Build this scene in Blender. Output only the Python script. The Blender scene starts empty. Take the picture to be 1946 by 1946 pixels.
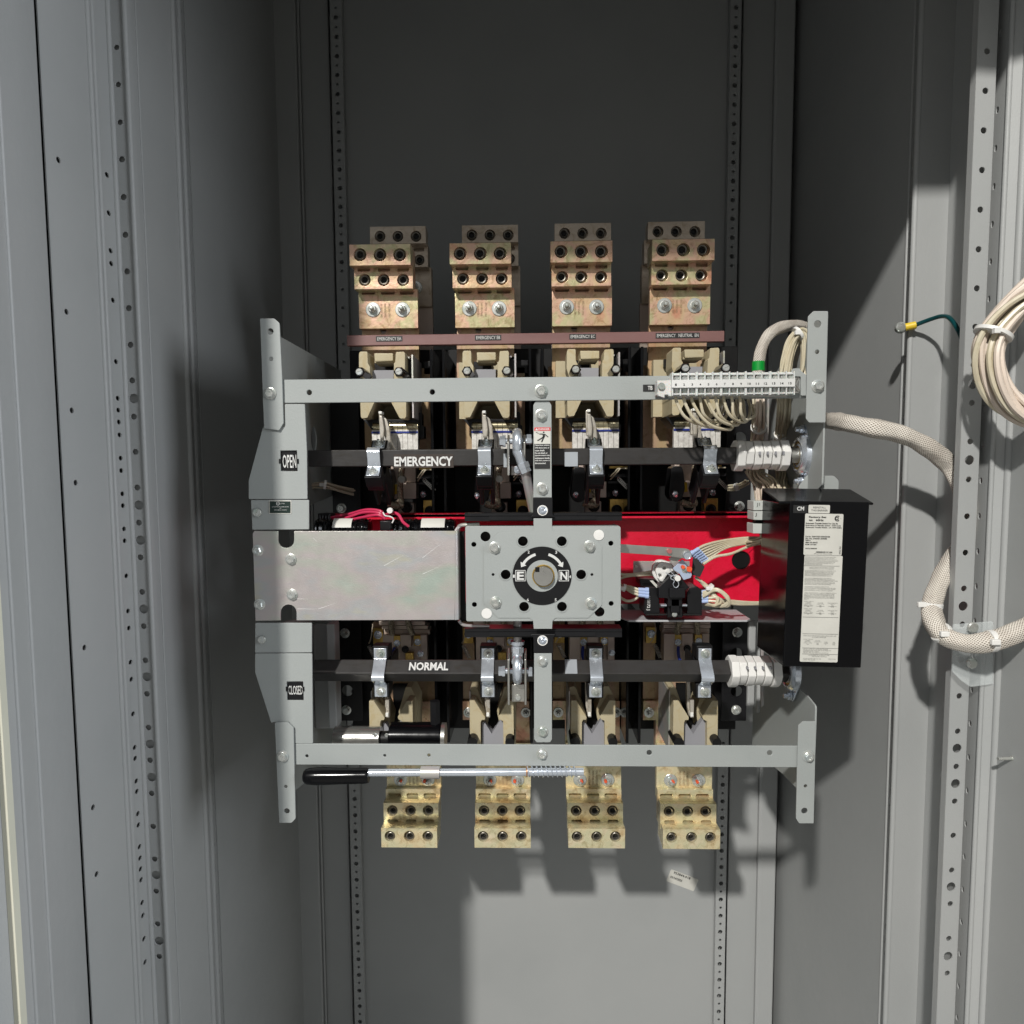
import bpy, bmesh, math, random
from mathutils import Vector, Matrix
random.seed(7)
S = bpy.context.scene
C = S.collection
R = math.radians
# ------------------------------------------------------------------ camera
F, PX, PY = 1315.0, 973.0, 1002.5
CAM_R = Matrix.Rotation(R(1.6), 3, 'Z') @ Matrix.Rotation(R(90 - 4.3), 3, 'X') @ Matrix.Rotation(R(-0.36), 3, 'Z')
cd = bpy.data.cameras.new('camera')
cam = bpy.data.objects.new('camera', cd); C.objects.link(cam)
cam.matrix_world = CAM_R.to_4x4()
cd.sensor_width = 36; cd.lens = 36 * F / 1946
cd.shift_y = (PY - 973.0) / 1946
cd.clip_start = 0.02; cd.clip_end = 50
S.camera = cam
# ------------------------------------------------------------------ world and lamps
w = bpy.data.worlds.new('World'); S.world = w; w.use_nodes = True
nt = w.node_tree; nt.nodes.clear()
def wn(t): return nt.nodes.new(t)
wo = wn('ShaderNodeOutputWorld'); bg = wn('ShaderNodeBackground'); tc = wn('ShaderNodeTexCoord')
sx = wn('ShaderNodeSeparateXYZ'); rp = wn('ShaderNodeValToRGB'); mr = wn('ShaderNodeMapRange')
nt.links.new(tc.outputs['Generated'], sx.inputs[0]); nt.links.new(sx.outputs['Z'], mr.inputs['Value'])
mr.inputs['From Min'].default_value = -1; mr.inputs['From Max'].default_value = 1
nt.links.new(mr.outputs[0], rp.inputs[0]); nt.links.new(rp.outputs[0], bg.inputs[0]); nt.links.new(bg.outputs[0], wo.inputs[0])
e = rp.color_ramp.elements
e[0].position = 0.25; e[0].color = (.30, .29, .27, 1); e[1].position = 1.0; e[1].color = (.78, .82, .86, 1)
m_ = e.new(0.5); m_.color = (.58, .58, .57, 1)
bg.inputs[1].default_value = 0.54
def area(name, loc, target, size, power, col, shape='DISK'):
    l = bpy.data.lights.new(name, 'AREA'); l.shape = shape; l.size = size; l.energy = power; l.color = col
    o = bpy.data.objects.new(name, l); C.objects.link(o); o.location = loc
    o.rotation_euler = (Vector(target) - Vector(loc)).to_track_quat('-Z', 'Y').to_euler(); return o
area('ceiling_lamp', (-2.65, -6.0, 5.3), (0.1, 1.1, -.1), 0.34, 975, (1.0, .975, .93))
area('added_fill_light', (2.6, .02, .5), (-.55, .9, -.1), 1.3, 66, (.88, .93, 1.0), 'SQUARE')  # added fill, placed to brighten the left panels
S.view_settings.view_transform = 'Standard'; S.view_settings.look = 'None'
S.view_settings.gamma = 1; S.view_settings.exposure = 0; S.view_settings.use_curve_mapping = False
S.render.engine = 'CYCLES'
S.cycles.max_bounces = 8; S.cycles.diffuse_bounces = 4; S.cycles.glossy_bounces = 4
# ------------------------------------------------------------------ helpers
def W(px, py, Y):
    d = CAM_R @ Vector(((px - PX) / F, -(py - PY) / F, -1))
    return d * (Y / d.y)
def WX(px, py, X):
    d = CAM_R @ Vector(((px - PX) / F, -(py - PY) / F, -1))
    return d * (X / d.x)
def xz(pts, Y): return [(W(x, y, Y).x, W(x, y, Y).z) for x, y in pts]
def sc(n, Y): return n * Y / F
def circ(cx, cz, r, n=20): return [(cx + r * math.cos(2 * math.pi * i / n), cz + r * math.sin(2 * math.pi * i / n)) for i in range(n)]
def pc(px, py, Y, r, n=20):
    p = W(px, py, Y); return circ(p.x, p.z, sc(r, Y), n)
def rrect(x0, z0, x1, z1, r, n=4):
    o = []
    for cx, cz, a in ((x1 - r, z1 - r, 0), (x0 + r, z1 - r, 90), (x0 + r, z0 + r, 180), (x1 - r, z0 + r, 270)):
        for i in range(n + 1):
            t = R(a + 90 * i / n); o.append((cx + r * math.cos(t), cz + r * math.sin(t)))
    return o
def prect(x0, y0, x1, y1, Y):
    ym = (y0 + y1) / 2; xm = (x0 + x1) / 2
    return W(x0, ym, Y).x, W(xm, y1, Y).z, W(x1, ym, Y).x, W(xm, y0, Y).z
def roundpoly(pts, r, n=3):
    o = []; N = len(pts)
    for i in range(N):
        p = Vector(pts[i]); a = Vector(pts[i - 1]) - p; b = Vector(pts[(i + 1) % N]) - p
        rr = min(r, a.length * .45, b.length * .45); a = p + a.normalized() * rr; b = p + b.normalized() * rr
        for k in range(n + 1):
            t = k / n; q = a * (1 - t) ** 2 + p * 2 * t * (1 - t) + b * t * t; o.append((q.x, q.y))
    return o
def mesh_from_curve(cu):
    ob = bpy.data.objects.new('t', cu); C.objects.link(ob)
    me = bpy.data.meshes.new_from_object(ob)
    bpy.data.objects.remove(ob); bpy.data.curves.remove(cu); return me
AX = {'x': Matrix(((0, 0, 1), (1, 0, 0), (0, 1, 0))), 'y': Matrix(((1, 0, 0), (0, 0, 1), (0, 1, 0))), 'z': Matrix.Identity(3)}
class MB:
    def __init__(s): s.bm = bmesh.new(); s.M = None
    def _add(s, vs, fs):
        v = [s.bm.verts.new((s.M @ Vector(p)) if s.M else p) for p in vs]
        for f in fs:
            try: s.bm.faces.new([v[i] for i in f])
            except ValueError: pass
    def box(s, x0, x1, y0, y1, z0, z1):
        s._add([(x0, y0, z0), (x1, y0, z0), (x1, y1, z0), (x0, y1, z0), (x0, y0, z1), (x1, y0, z1), (x1, y1, z1), (x0, y1, z1)],
               [(0, 3, 2, 1), (4, 5, 6, 7), (0, 1, 5, 4), (1, 2, 6, 5), (2, 3, 7, 6), (3, 0, 4, 7)]); return s
    def pb(s, x0, y0, x1, y1, Y, d):
        a, b, c_, d_ = prect(x0, y0, x1, y1, Y); return s.box(a, c_, Y, Y + d, b, d_)
    def ext(s, pts, a0, a1, ax='y'):
        """polygon in the plane across ax, extruded a0..a1. y: (x,z); x: (y,z); z: (x,y)"""
        def P(p, a): return {'y': (p[0], a, p[1]), 'x': (a, p[0], p[1]), 'z': (p[0], p[1], a)}[ax]
        n = len(pts)
        s._add([P(p, a0) for p in pts] + [P(p, a1) for p in pts],
               [tuple(range(n)), tuple(range(2 * n - 1, n - 1, -1))] + [(i, (i + 1) % n, n + (i + 1) % n, n + i) for i in range(n)]); return s
    def pp(s, pts, Y, d): return s.ext(xz(pts, Y), Y, Y + d)
    def cyl(s, c, ax, r, h, n=20, r2=None):
        c = Vector(c); ax = Vector(ax).normalized(); r2 = r if r2 is None else r2
        u = ax.orthogonal().normalized(); v = ax.cross(u)
        vs = []
        for (o, q) in ((c, r), (c + ax * h, r2)):
            vs += [o + (u * math.cos(2 * math.pi * i / n) + v * math.sin(2 * math.pi * i / n)) * q for i in range(n)]
        s._add(vs, [tuple(range(n - 1, -1, -1)), tuple(range(n, 2 * n))] + [(i, (i + 1) % n, n + (i + 1) % n, n + i) for i in range(n)]); return s
    def lathe(s, prof, c=(0, 0, 0), ax=(0, -1, 0), n=24, caps=(1, 1)):
        """prof: (r, h) pairs along ax"""
        c = Vector(c); ax = Vector(ax).normalized(); u = ax.orthogonal().normalized(); v = ax.cross(u)
        if abs(ax.y) > .9: u = Vector((1, 0, 0)); v = ax.cross(u)
        vs = []; fs = []; m = len(prof)
        for r, h in prof:
            vs += [c + ax * h + (u * math.cos(2 * math.pi * i / n) + v * math.sin(2 * math.pi * i / n)) * max(r, 1e-5) for i in range(n)]
        for k in range(m - 1):
            fs += [(k * n + i, k * n + (i + 1) % n, (k + 1) * n + (i + 1) % n, (k + 1) * n + i) for i in range(n)]
        fs += [tuple(range(n - 1, -1, -1))] * caps[0] + [tuple(range((m - 1) * n, m * n))] * caps[1]
        s._add(vs, fs); return s
    def tube(s, pts, r, n=8, rf=None):
        pts = [Vector(p) for p in pts]; m = len(pts); vs = []; fs = []; pu = None
        for k, p in enumerate(pts):
            t = (pts[min(k + 1, m - 1)] - pts[max(k - 1, 0)]).normalized()
            if pu is None: u = t.orthogonal().normalized()
            else: u = (pu - t * pu.dot(t)).normalized()
            pu = u; v = t.cross(u); q = r * (rf(k / (m - 1)) if rf else 1)
            vs += [p + (u * math.cos(2 * math.pi * i / n) + v * math.sin(2 * math.pi * i / n)) * q for i in range(n)]
        for k in range(m - 1):
            fs += [(k * n + i, k * n + (i + 1) % n, (k + 1) * n + (i + 1) % n, (k + 1) * n + i) for i in range(n)]
        fs += [tuple(range(n - 1, -1, -1)), tuple(range((m - 1) * n, m * n))]
        s._add(vs, fs); return s
    def plate(s, out, holes, a0, th, ax='y', bev=0.0):
        cu = bpy.data.curves.new('t', 'CURVE'); cu.dimensions = '2D'; cu.fill_mode = 'BOTH'
        cu.extrude = max(th / 2 - bev, 1e-5); cu.bevel_depth = bev; cu.bevel_resolution = 1; cu.offset = -bev
        for L in [out] + list(holes):
            sp = cu.splines.new('POLY'); sp.points.add(len(L) - 1); sp.use_cyclic_u = True
            for q, p in zip(sp.points, L): q.co = (p[0], p[1], 0, 1)
        me = mesh_from_curve(cu); mid = a0 + th / 2; b = bmesh.new(); b.from_mesh(me); bpy.data.meshes.remove(me)
        for v in b.verts:
            u_, v_, w_ = v.co
            q = {'y': (u_, mid + w_, v_), 'x': (mid + w_, u_, v_), 'z': (u_, v_, mid + w_)}[ax]
            v.co = (s.M @ Vector(q)) if s.M else q
        bmesh.ops.remove_doubles(b, verts=b.verts, dist=1e-6)
        me = bpy.data.meshes.new('t'); b.to_mesh(me); b.free(); s.bm.from_mesh(me); bpy.data.meshes.remove(me); return s
    def ppl(s, pts, holes, Y, th, bev=0.0, rad=0.0):
        o = xz(pts, Y)
        if rad: o = roundpoly(o, rad)
        return s.plate(o, holes, Y, th, 'y', bev)
    def build(s, name, m, parent=None, bevel=0, ang=35, wnorm=True):
        bmesh.ops.recalc_face_normals(s.bm, faces=s.bm.faces)
        if parent is not None:
            org = Vector((0, 0, 0)); q = parent
            while q is not None: org += q.location; q = q.parent
        elif s.bm.verts:
            vs = [v.co for v in s.bm.verts]
            org = Vector([(min(v[i] for v in vs) + max(v[i] for v in vs)) / 2 for i in range(3)]); org.z = min(v.z for v in vs)
        for v in s.bm.verts: v.co -= org
        me = bpy.data.meshes.new(name); s.bm.to_mesh(me); s.bm.free()
        me.materials.append(m); me.polygons.foreach_set('use_smooth', [True] * len(me.polygons)); me.set_sharp_from_angle(angle=R(ang))
        o = bpy.data.objects.new(name, me); C.objects.link(o); o.parent = parent
        if parent is None: o.location = org
        if bevel:
            b = o.modifiers.new('bevel', 'BEVEL'); b.width = bevel; b.segments = 2; b.limit_method = 'ANGLE'; b.angle_limit = R(40)
        if len(me.polygons) > 4 and wnorm:
            wm = o.modifiers.new('weighted_normal', 'WEIGHTED_NORMAL'); wm.keep_sharp = True; wm.weight = 100; wm.mode = 'FACE_AREA'
        return o
def tag(o, label, cat, group=None, kind=None):
    if label: o['label'] = label
    if cat: o['category'] = cat
    if group: o['group'] = group
    if kind: o['kind'] = kind
    return o
def thing(name, label, cat, loc, group=None):
    o = bpy.data.objects.new(name, None); C.objects.link(o); o.location = loc; o.empty_display_size = .02
    return tag(o, label, cat, group)
def dup(root, off, label=None, rot=None):
    r = root.copy(); C.objects.link(r); r.location = root.location + Vector(off)
    if rot is not None: r.rotation_euler = rot
    if label: r['label'] = label
    for ch in list(root.children):
        c = ch.copy(); C.objects.link(c); c.parent = r
        for g in list(ch.children):
            d = g.copy(); C.objects.link(d); d.parent = c
    return r
def spline(pts, n=8):
    P = [Vector(p) for p in pts]; P = [P[0] * 2 - P[1]] + P + [P[-1] * 2 - P[-2]]; o = []
    for i in range(1, len(P) - 2):
        a, b, c, d = P[i - 1:i + 3]
        for k in range(n):
            t = k / n
            o.append(.5 * ((2 * b) + (c - a) * t + (2 * a - 5 * b + 4 * c - d) * t * t + (3 * b - a - 3 * c + d) * t ** 3))
    o.append(P[-2]); return o
def ps(pts, n=8): return spline([W(*p) for p in pts], n)
# ------------------------------------------------------------------ materials
def mat(name, col, rough=.5, metal=0, spec=.5, cols=None, cscale=8, bump=0, bscale=400, streak=None, coat=0, grime=0, alpha=None, sss=0):
    m = bpy.data.materials.new(name); m.use_nodes = True; t = m.node_tree; L = t.links.new
    b = t.nodes['Principled BSDF']; b.inputs['Roughness'].default_value = rough; b.inputs['Metallic'].default_value = metal
    b.inputs['Specular IOR Level'].default_value = spec; b.inputs['Coat Weight'].default_value = coat; b.inputs['Coat Roughness'].default_value = .15
    g = t.nodes.new('ShaderNodeNewGeometry'); mp = t.nodes.new('ShaderNodeMapping'); L(g.outputs['Position'], mp.inputs[0])
    if streak: mp.inputs['Scale'].default_value = streak
    n1 = t.nodes.new('ShaderNodeTexNoise'); n1.inputs['Scale'].default_value = cscale; n1.inputs['Detail'].default_value = 5; L(mp.outputs[0], n1.inputs['Vector'])
    r = t.nodes.new('ShaderNodeValToRGB'); L(n1.outputs['Fac'], r.inputs[0]); el = r.color_ramp.elements
    cs = cols or [tuple(c * .93 for c in col), tuple(min(1, c * 1.06) for c in col)]
    while len(el) < len(cs): el.new(.5)
    for i, c in enumerate(cs):
        el[i].position = .3 + .4 * i / (len(cs) - 1); el[i].color = (*c, 1)
    out = r.outputs[0]
    if grime:
        n2 = t.nodes.new('ShaderNodeTexNoise'); n2.inputs['Scale'].default_value = 45; n2.inputs['Detail'].default_value = 8; n2.inputs['Roughness'].default_value = .7; L(g.outputs['Position'], n2.inputs['Vector'])
        n2.inputs['Distortion'].default_value = 1.5
        r2 = t.nodes.new('ShaderNodeValToRGB'); r2.color_ramp.elements[0].position = .36; r2.color_ramp.elements[1].position = .5
        q = 1 - grime; r2.color_ramp.elements[0].color = (q, q * .93, q * .8, 1); r2.color_ramp.elements[1].color = (1, 1, 1, 1); L(n2.outputs['Fac'], r2.inputs[0])
        mx = t.nodes.new('ShaderNodeMix'); mx.data_type = 'RGBA'; mx.blend_type = 'MULTIPLY'; mx.inputs[0].default_value = 1
        L(out, mx.inputs[6]); L(r2.outputs[0], mx.inputs[7]); out = mx.outputs[2]
    L(out, b.inputs['Base Color'])
    n3 = t.nodes.new('ShaderNodeTexNoise'); n3.inputs['Scale'].default_value = 60; n3.inputs['Detail'].default_value = 4; L(g.outputs['Position'], n3.inputs['Vector'])
    m3 = t.nodes.new('ShaderNodeMapRange'); m3.inputs['To Min'].default_value = max(.03, rough - .1); m3.inputs['To Max'].default_value = min(1, rough + .12); L(n3.outputs['Fac'], m3.inputs['Value']); L(m3.outputs[0], b.inputs['Roughness'])
    if bump:
        n4 = t.nodes.new('ShaderNodeTexNoise'); n4.inputs['Scale'].default_value = bscale; n4.inputs['Detail'].default_value = 2; L(mp.outputs[0], n4.inputs['Vector'])
        bp = t.nodes.new('ShaderNodeBump'); bp.inputs['Strength'].default_value = bump; bp.inputs['Distance'].default_value = .0006; L(n4.outputs['Fac'], bp.inputs['Height']); L(bp.outputs[0], b.inputs['Normal'])
    if alpha is not None: b.inputs['Alpha'].default_value = alpha
    if sss: b.inputs['Subsurface Weight'].default_value = sss; b.inputs['Subsurface Scale'].default_value = .006
    return m
PAINT = mat('painted_grey_metal', (.315, .335, .325), .5, spec=.38, bump=.35, bscale=420, cols=[(.298, .318, .309), (.318, .337, .327), (.334, .350, .340)], cscale=7)
WALLM = mat('painted_grey_panel', (.35, .358, .352), .5, spec=.42, bump=.3, bscale=450, cols=[(.328, .337, .333), (.350, .358, .353), (.364, .370, .364)], cscale=3.5)
ZINC = mat('iridescent_zinc', (.5, .5, .46), .38, metal=.5, cols=[(.42, .48, .42), (.47, .47, .42), (.50, .45, .44), (.45, .45, .45), (.50, .48, .38)], cscale=17, bump=.35, bscale=900, streak=(.6, 1, 1.6))
CHROME = mat('bright_zinc', (.72, .77, .84), .22, metal=.75, cscale=30)
BOLT = mat('zinc_bolt', (.58, .62, .59), .26, metal=.7, cols=[(.46, .53, .48), (.66, .66, .62), (.56, .62, .62)], cscale=60)
STEEL = mat('brushed_steel', (.55, .54, .50), .3, metal=.9, bump=.2, bscale=300, streak=(.1, 3, 3))
LUG = mat('plated_lug', (.52, .36, .22), .30, metal=.38, spec=.5, cols=[(.60, .30, .19), (.60, .44, .26), (.64, .40, .29), (.50, .47, .26), (.68, .53, .36)], cscale=22, bump=.3, bscale=240, grime=.35)
LUGG = mat('plated_lug_olive', (.66, .56, .36), .28, metal=.42, spec=.5, cols=[(.60, .44, .24), (.76, .64, .40), (.66, .62, .40), (.80, .68, .47)], cscale=30, bump=.3, bscale=240, grime=.3)
LUGD = mat('dull_tin_lug', (.36, .31, .25), .38, metal=.4, cols=[(.46, .38, .30), (.62, .53, .43)], cscale=25, bump=.2, streak=(.2, 1, 2), grime=.25)
SOCK = mat('set_screw_metal', (.17, .155, .13), .35, metal=.6, cscale=80)
BUS = mat('plated_bus_bar', (.44, .31, .19), .4, metal=.25, cols=[(.48, .28, .16), (.46, .34, .19), (.46, .30, .21), (.48, .39, .24)], cscale=14, streak=(2.5, 1, .35), grime=.3)
MAUVE = mat('mauve_bus', (.42, .34, .29), .4, metal=.3, cols=[(.50, .40, .36), (.62, .52, .43)], cscale=20)
BRASS = mat('brass', (.62, .42, .12), .3, metal=.8, cscale=40, grime=.3)
BLACK = mat('black_plastic', (.008, .008, .009), .35, spec=.35, bump=.1)
BLACKM = mat('black_mould', (.007, .007, .007), .45, spec=.25, bump=.15)
GLOSSBLK = mat('gloss_black', (.0025, .0025, .003), .16, spec=.25)
DKGREY = mat('dark_grey_bar', (.030, .028, .027), .38, spec=.5, bump=.2, bscale=250, streak=(.15, 2, 2), grime=.2)
BEIGE = mat('beige_moulding', (.46, .40, .265), .5, spec=.35, bump=.1, bscale=600, grime=.06)
GREYIN = mat('grey_insulation', (.27, .27, .29), .55)
ROSE = mat('rose_fibre_board', (.2, .10, .095), .38, cols=[(.175, .085, .08), (.22, .115, .105)], cscale=12, streak=(.3, 1, 3), bump=.15)
RED = mat('red_fibreglass', (.66, .006, .035), .34, cols=[(.58, .005, .028), (.70, .008, .042)], cscale=14, bump=.7, bscale=350, grime=.1)
REDW = mat('red_wire', (.52, .03, .09), .35)
WHITE = mat('white_nylon', (.74, .73, .70), .42, cscale=20)
WIRE = mat('cream_wire', (.56, .50, .36), .38, cscale=60, cols=[(.52, .45, .31), (.60, .55, .42)])
WIRED = mat('old_cream_wire', (.50, .42, .32), .42, cscale=60)
PAPER = mat('label_paper', (.57, .56, .51), .5, cscale=30)
INK = mat('black_ink', (.012, .012, .012), .5)
WINK = mat('white_ink', (.62, .62, .60), .5)
REDI = mat('red_ink', (.60, .04, .05), .5)
BLUE = mat('blue_insulation', (.16, .26, .55), .35, cscale=50)
NAVY = mat('blue_mark', (.015, .03, .22), .4)
GREEN = mat('green_tape', (.0, .26, .03), .35)
TEAL = mat('green_wire', (.002, .045, .05), .3)
YEL = mat('yellow_crimp', (.72, .50, .03), .4)
ORNG = mat('orange_paint', (.75, .10, .03), .5)
ARM = mat('silvered_contact', (.58, .54, .47), .34, metal=.45, cscale=40, grime=.3)
LAM = mat('laminated_contact', (.66, .64, .60), .5, metal=.25, cols=[(.50, .48, .44), (.76, .74, .70)], cscale=180, bump=.5, bscale=600)
GOLD = mat('gold_roll', (.60, .54, .36), .22, metal=.9, cscale=50)
BRAIDM = mat('copper_braid', (.30, .26, .20), .4, metal=.7, cols=[(.10, .08, .06), (.55, .48, .36)], cscale=350, bump=1, bscale=500)
SILVER = mat('anodised_tube', (.55, .54, .50), .2, metal=.85, bump=.2, streak=(.1, 2, 2))
CLEAR = mat('clear_plastic', (.8, .85, .85), .1, alpha=.22)
# braided sleeve: fine diagonal weave
SLEEVE = mat('braided_sleeve', (.62, .57, .50), .5, cols=[(.66, .60, .53), (.80, .75, .67)], cscale=40)
def weave(m):
    t = m.node_tree; L = t.links.new; b = t.nodes['Principled BSDF']; g = t.nodes.new('ShaderNodeUVMap'); g.uv_map = 'UVMap'
    outs = []
    for a in (.78, -.78):
        mp = t.nodes.new('ShaderNodeMapping'); mp.inputs['Rotation'].default_value = (0, 0, a); L(g.outputs[0], mp.inputs[0])
        wv = t.nodes.new('ShaderNodeTexWave'); wv.inputs['Scale'].default_value = 1.0; wv.inputs['Distortion'].default_value = .6; L(mp.outputs[0], wv.inputs['Vector']); outs.append(wv)
    mx = t.nodes.new('ShaderNodeMath'); mx.operation = 'MAXIMUM'; L(outs[0].outputs['Fac'], mx.inputs[0]); L(outs[1].outputs['Fac'], mx.inputs[1])
    bp = t.nodes.new('ShaderNodeBump'); bp.inputs['Strength'].default_value = .8; bp.inputs['Distance'].default_value = .0012; L(mx.outputs[0], bp.inputs['Height']); L(bp.outputs[0], b.inputs['Normal'])
    src = b.inputs['Base Color'].links[0].from_socket
    mi = t.nodes.new('ShaderNodeMix'); mi.data_type = 'RGBA'; mi.blend_type = 'MULTIPLY'; mi.inputs[0].default_value = 1
    r = t.nodes.new('ShaderNodeValToRGB'); r.color_ramp.elements[0].position = .35; r.color_ramp.elements[0].color = (.36, .33, .29, 1); r.color_ramp.elements[1].position = .8; L(mx.outputs[0], r.inputs[0])
    L(src, mi.inputs[6]); L(r.outputs[0], mi.inputs[7]); L(mi.outputs[2], b.inputs['Base Color'])
weave(SLEEVE)
# ------------------------------------------------------------------ shared hardware meshes (unit radius, face towards -Y)
def hw(name, m, fn):
    b = MB(); fn(b); bmesh.ops.recalc_face_normals(b.bm, faces=b.bm.faces)
    me = bpy.data.meshes.new(name); b.bm.to_mesh(me); b.bm.free(); me.materials.append(m)
    me.polygons.foreach_set('use_smooth', [True] * len(me.polygons)); me.set_sharp_from_angle(angle=R(30)); return me
def _hex(b):
    b.lathe([(1, 0), (1, .13), (.9, .17), (.6, .17)], n=32); b.lathe([(.76, .17), (.76, .27), (.70, .31)], n=32)
    b.lathe([(.74, .30), (.74, .68), (.62, .78), (.34, .78), (.28, .70), (0, .69)], n=6)
def _stud(b):
    b.lathe([(1, 0), (1, .10), (.94, .14), (.5, .15)], n=32); b.lathe([(.62, .14), (.62, .26), (.5, .28)], n=28)
    b.lathe([(.56, .25), (.56, .60), (.46, .68), (.2, .68)], n=6)
    pr = []
    for i in range(8): pr += [(.28, .6 + i * .07), (.245, .635 + i * .07)]
    b.lathe(pr + [(.2, 1.2), (0, 1.22)], n=16)
def _slot(b):
    b.lathe([(1, 0), (1, .22), (.86, .42)], n=28)
    for sgn in (-1, 1):
        b.ext([(sgn * .13, -.8), (sgn * .78, -.34), (sgn * .78, .34), (sgn * .13, .8)], -.42, -.56)
def _cap(b): b.lathe([(1, 0), (1, .3), (.8, .5), (.3, .55), (0, .55)], n=28)
def _sock(b):
    b.lathe([(1, 0), (1, .25), (.86, .34), (.80, .34), (.78, .1), (.62, .08)], n=28); b.lathe([(.60, 0), (.60, .5), (.50, .56), (.3, .56), (.28, .25), (0, .25)], n=20)
def _set(b): b.lathe([(1.0, -.9), (1, 0), (.88, .08), (.68, .02), (.62, -.2), (.60, -.9)], n=24, caps=(0, 0)); b.lathe([(.64, -.12), (.56, -.62), (0, -.64)], n=6, caps=(0, 1))
def _hexs(b):
    b.lathe([(1, -4.2), (1, -.1), (.92, 0), (.9, 0)], n=6); b.lathe([(.82, 0), (.82, .18), (.6, .34), (0, .36)], n=20)
BOLTS = dict(hex=hw('hex_bolt_mesh', BOLT, _hex), stud=hw('stud_mesh', BOLT, _stud), slot=hw('slot_screw_mesh', BOLT, _slot),
             cap=hw('cap_mesh', BOLT, _cap), sock=hw('socket_screw_mesh', CHROME, _sock), set=hw('set_screw_mesh', SOCK, _set), dark=hw('dark_bolt_mesh', BLACK, _hex),
             steelhex=hw('steel_hex_mesh', CHROME, _hex))
_m = BOLTS['set']; _m.materials.append(BLACKM)
for _p in _m.polygons:
    if _p.center.y > .5: _p.material_index = 1  # socket bottoms coloured black in place of the recess shade
def rootloc(o):
    v = Vector((0, 0, 0))
    while o is not None: v += o.location; o = o.parent
    return v
def bolt(kind, px, py, Y, r, parent, name='bolt', p=None, tilt=None):
    q = p if p is not None else W(px, py, Y)
    if p is None and parent is not None: pass
    o = bpy.data.objects.new(name, BOLTS[kind]); C.objects.link(o); o.parent = parent
    o.location = q - rootloc(parent); k = sc(r, q.y) if p is None else r; o.scale = (k, k, k)
    o.rotation_euler = (tilt or 0, random.uniform(0, 6.28), 0); return o
def text(s, x0, y0, x1, y1, Y, m, parent, name='lettering', bold=.0, rot=0, mb=None):
    """fit the words into the pixel rectangle at depth Y (facing -Y)"""
    cu = bpy.data.curves.new('t', 'FONT'); cu.body = s; cu.size = 1; cu.offset = bold; cu.extrude = 0; cu.resolution_u = 2
    me = mesh_from_curve(cu); b = bmesh.new(); b.from_mesh(me); bpy.data.meshes.remove(me)
    vs = [v.co.copy() for v in b.verts]
    if not vs: return None
    ax0, ax1 = min(v.x for v in vs), max(v.x for v in vs); ay0, ay1 = min(v.y for v in vs), max(v.y for v in vs)
    X0, Z0, X1, Z1 = prect(x0, y0, x1, y1, Y); cx, cz = (X0 + X1) / 2, (Z0 + Z1) / 2; w_, h_ = X1 - X0, Z1 - Z0
    cr, sr = math.cos(R(rot)), math.sin(R(rot))
    if abs(rot) in (90,): w_, h_ = h_, w_
    for v in b.verts:
        u_ = ((v.co.x - ax0) / (ax1 - ax0) - .5) * w_; q_ = ((v.co.y - ay0) / (ay1 - ay0) - .5) * h_
        v.co = (cx + u_ * cr - q_ * sr, Y, cz + u_ * sr + q_ * cr)
    me = bpy.data.meshes.new('t'); b.to_mesh(me); b.free()
    if mb is not None: mb.bm.from_mesh(me); bpy.data.meshes.remove(me); return None
    t = MB(); t.bm.from_mesh(me); bpy.data.meshes.remove(me)
    return t.build(name, m, parent)
def uvtube(name, pts, r, m, parent=None, n=24, rep=.006):
    """tube with a UV for the weave"""
    pts = [Vector(p) for p in pts]; bm = bmesh.new(); uv = bm.loops.layers.uv.new('UVMap'); rings = []; L = 0; Ls = []; pu = None
    for k, p in enumerate(pts):
        if k: L += (p - pts[k - 1]).length
        Ls.append(L); t = (pts[min(k + 1, len(pts) - 1)] - pts[max(k - 1, 0)]).normalized()
        u = t.orthogonal().normalized() if pu is None else (pu - t * pu.dot(t)).normalized(); pu = u; v = t.cross(u)
        rr = r * (1 + .05 * math.sin(L * 70) + .03 * math.sin(L * 170))
        rings.append([bm.verts.new(p + (u * math.cos(2 * math.pi * i / n) + v * math.sin(2 * math.pi * i / n)) * rr * (1 + .05 * math.sin(5 * 2 * math.pi * i / n + L * 20))) for i in range(n)])
    for k in range(len(pts) - 1):
        for i in range(n):
            f = bm.faces.new((rings[k][i], rings[k][(i + 1) % n], rings[k + 1][(i + 1) % n], rings[k + 1][i]))
            cr = 2 * math.pi * r / rep
            for lp, (a, b_) in zip(f.loops, ((i, k), (i + 1, k), (i + 1, k + 1), (i, k + 1))): lp[uv].uv = (a / n * cr, Ls[b_] / rep)
    bm.faces.new(rings[0][::-1]); bm.faces.new(rings[-1])
    t = MB(); t.bm.free(); t.bm = bm
    return t.build(name, m, parent)
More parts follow.
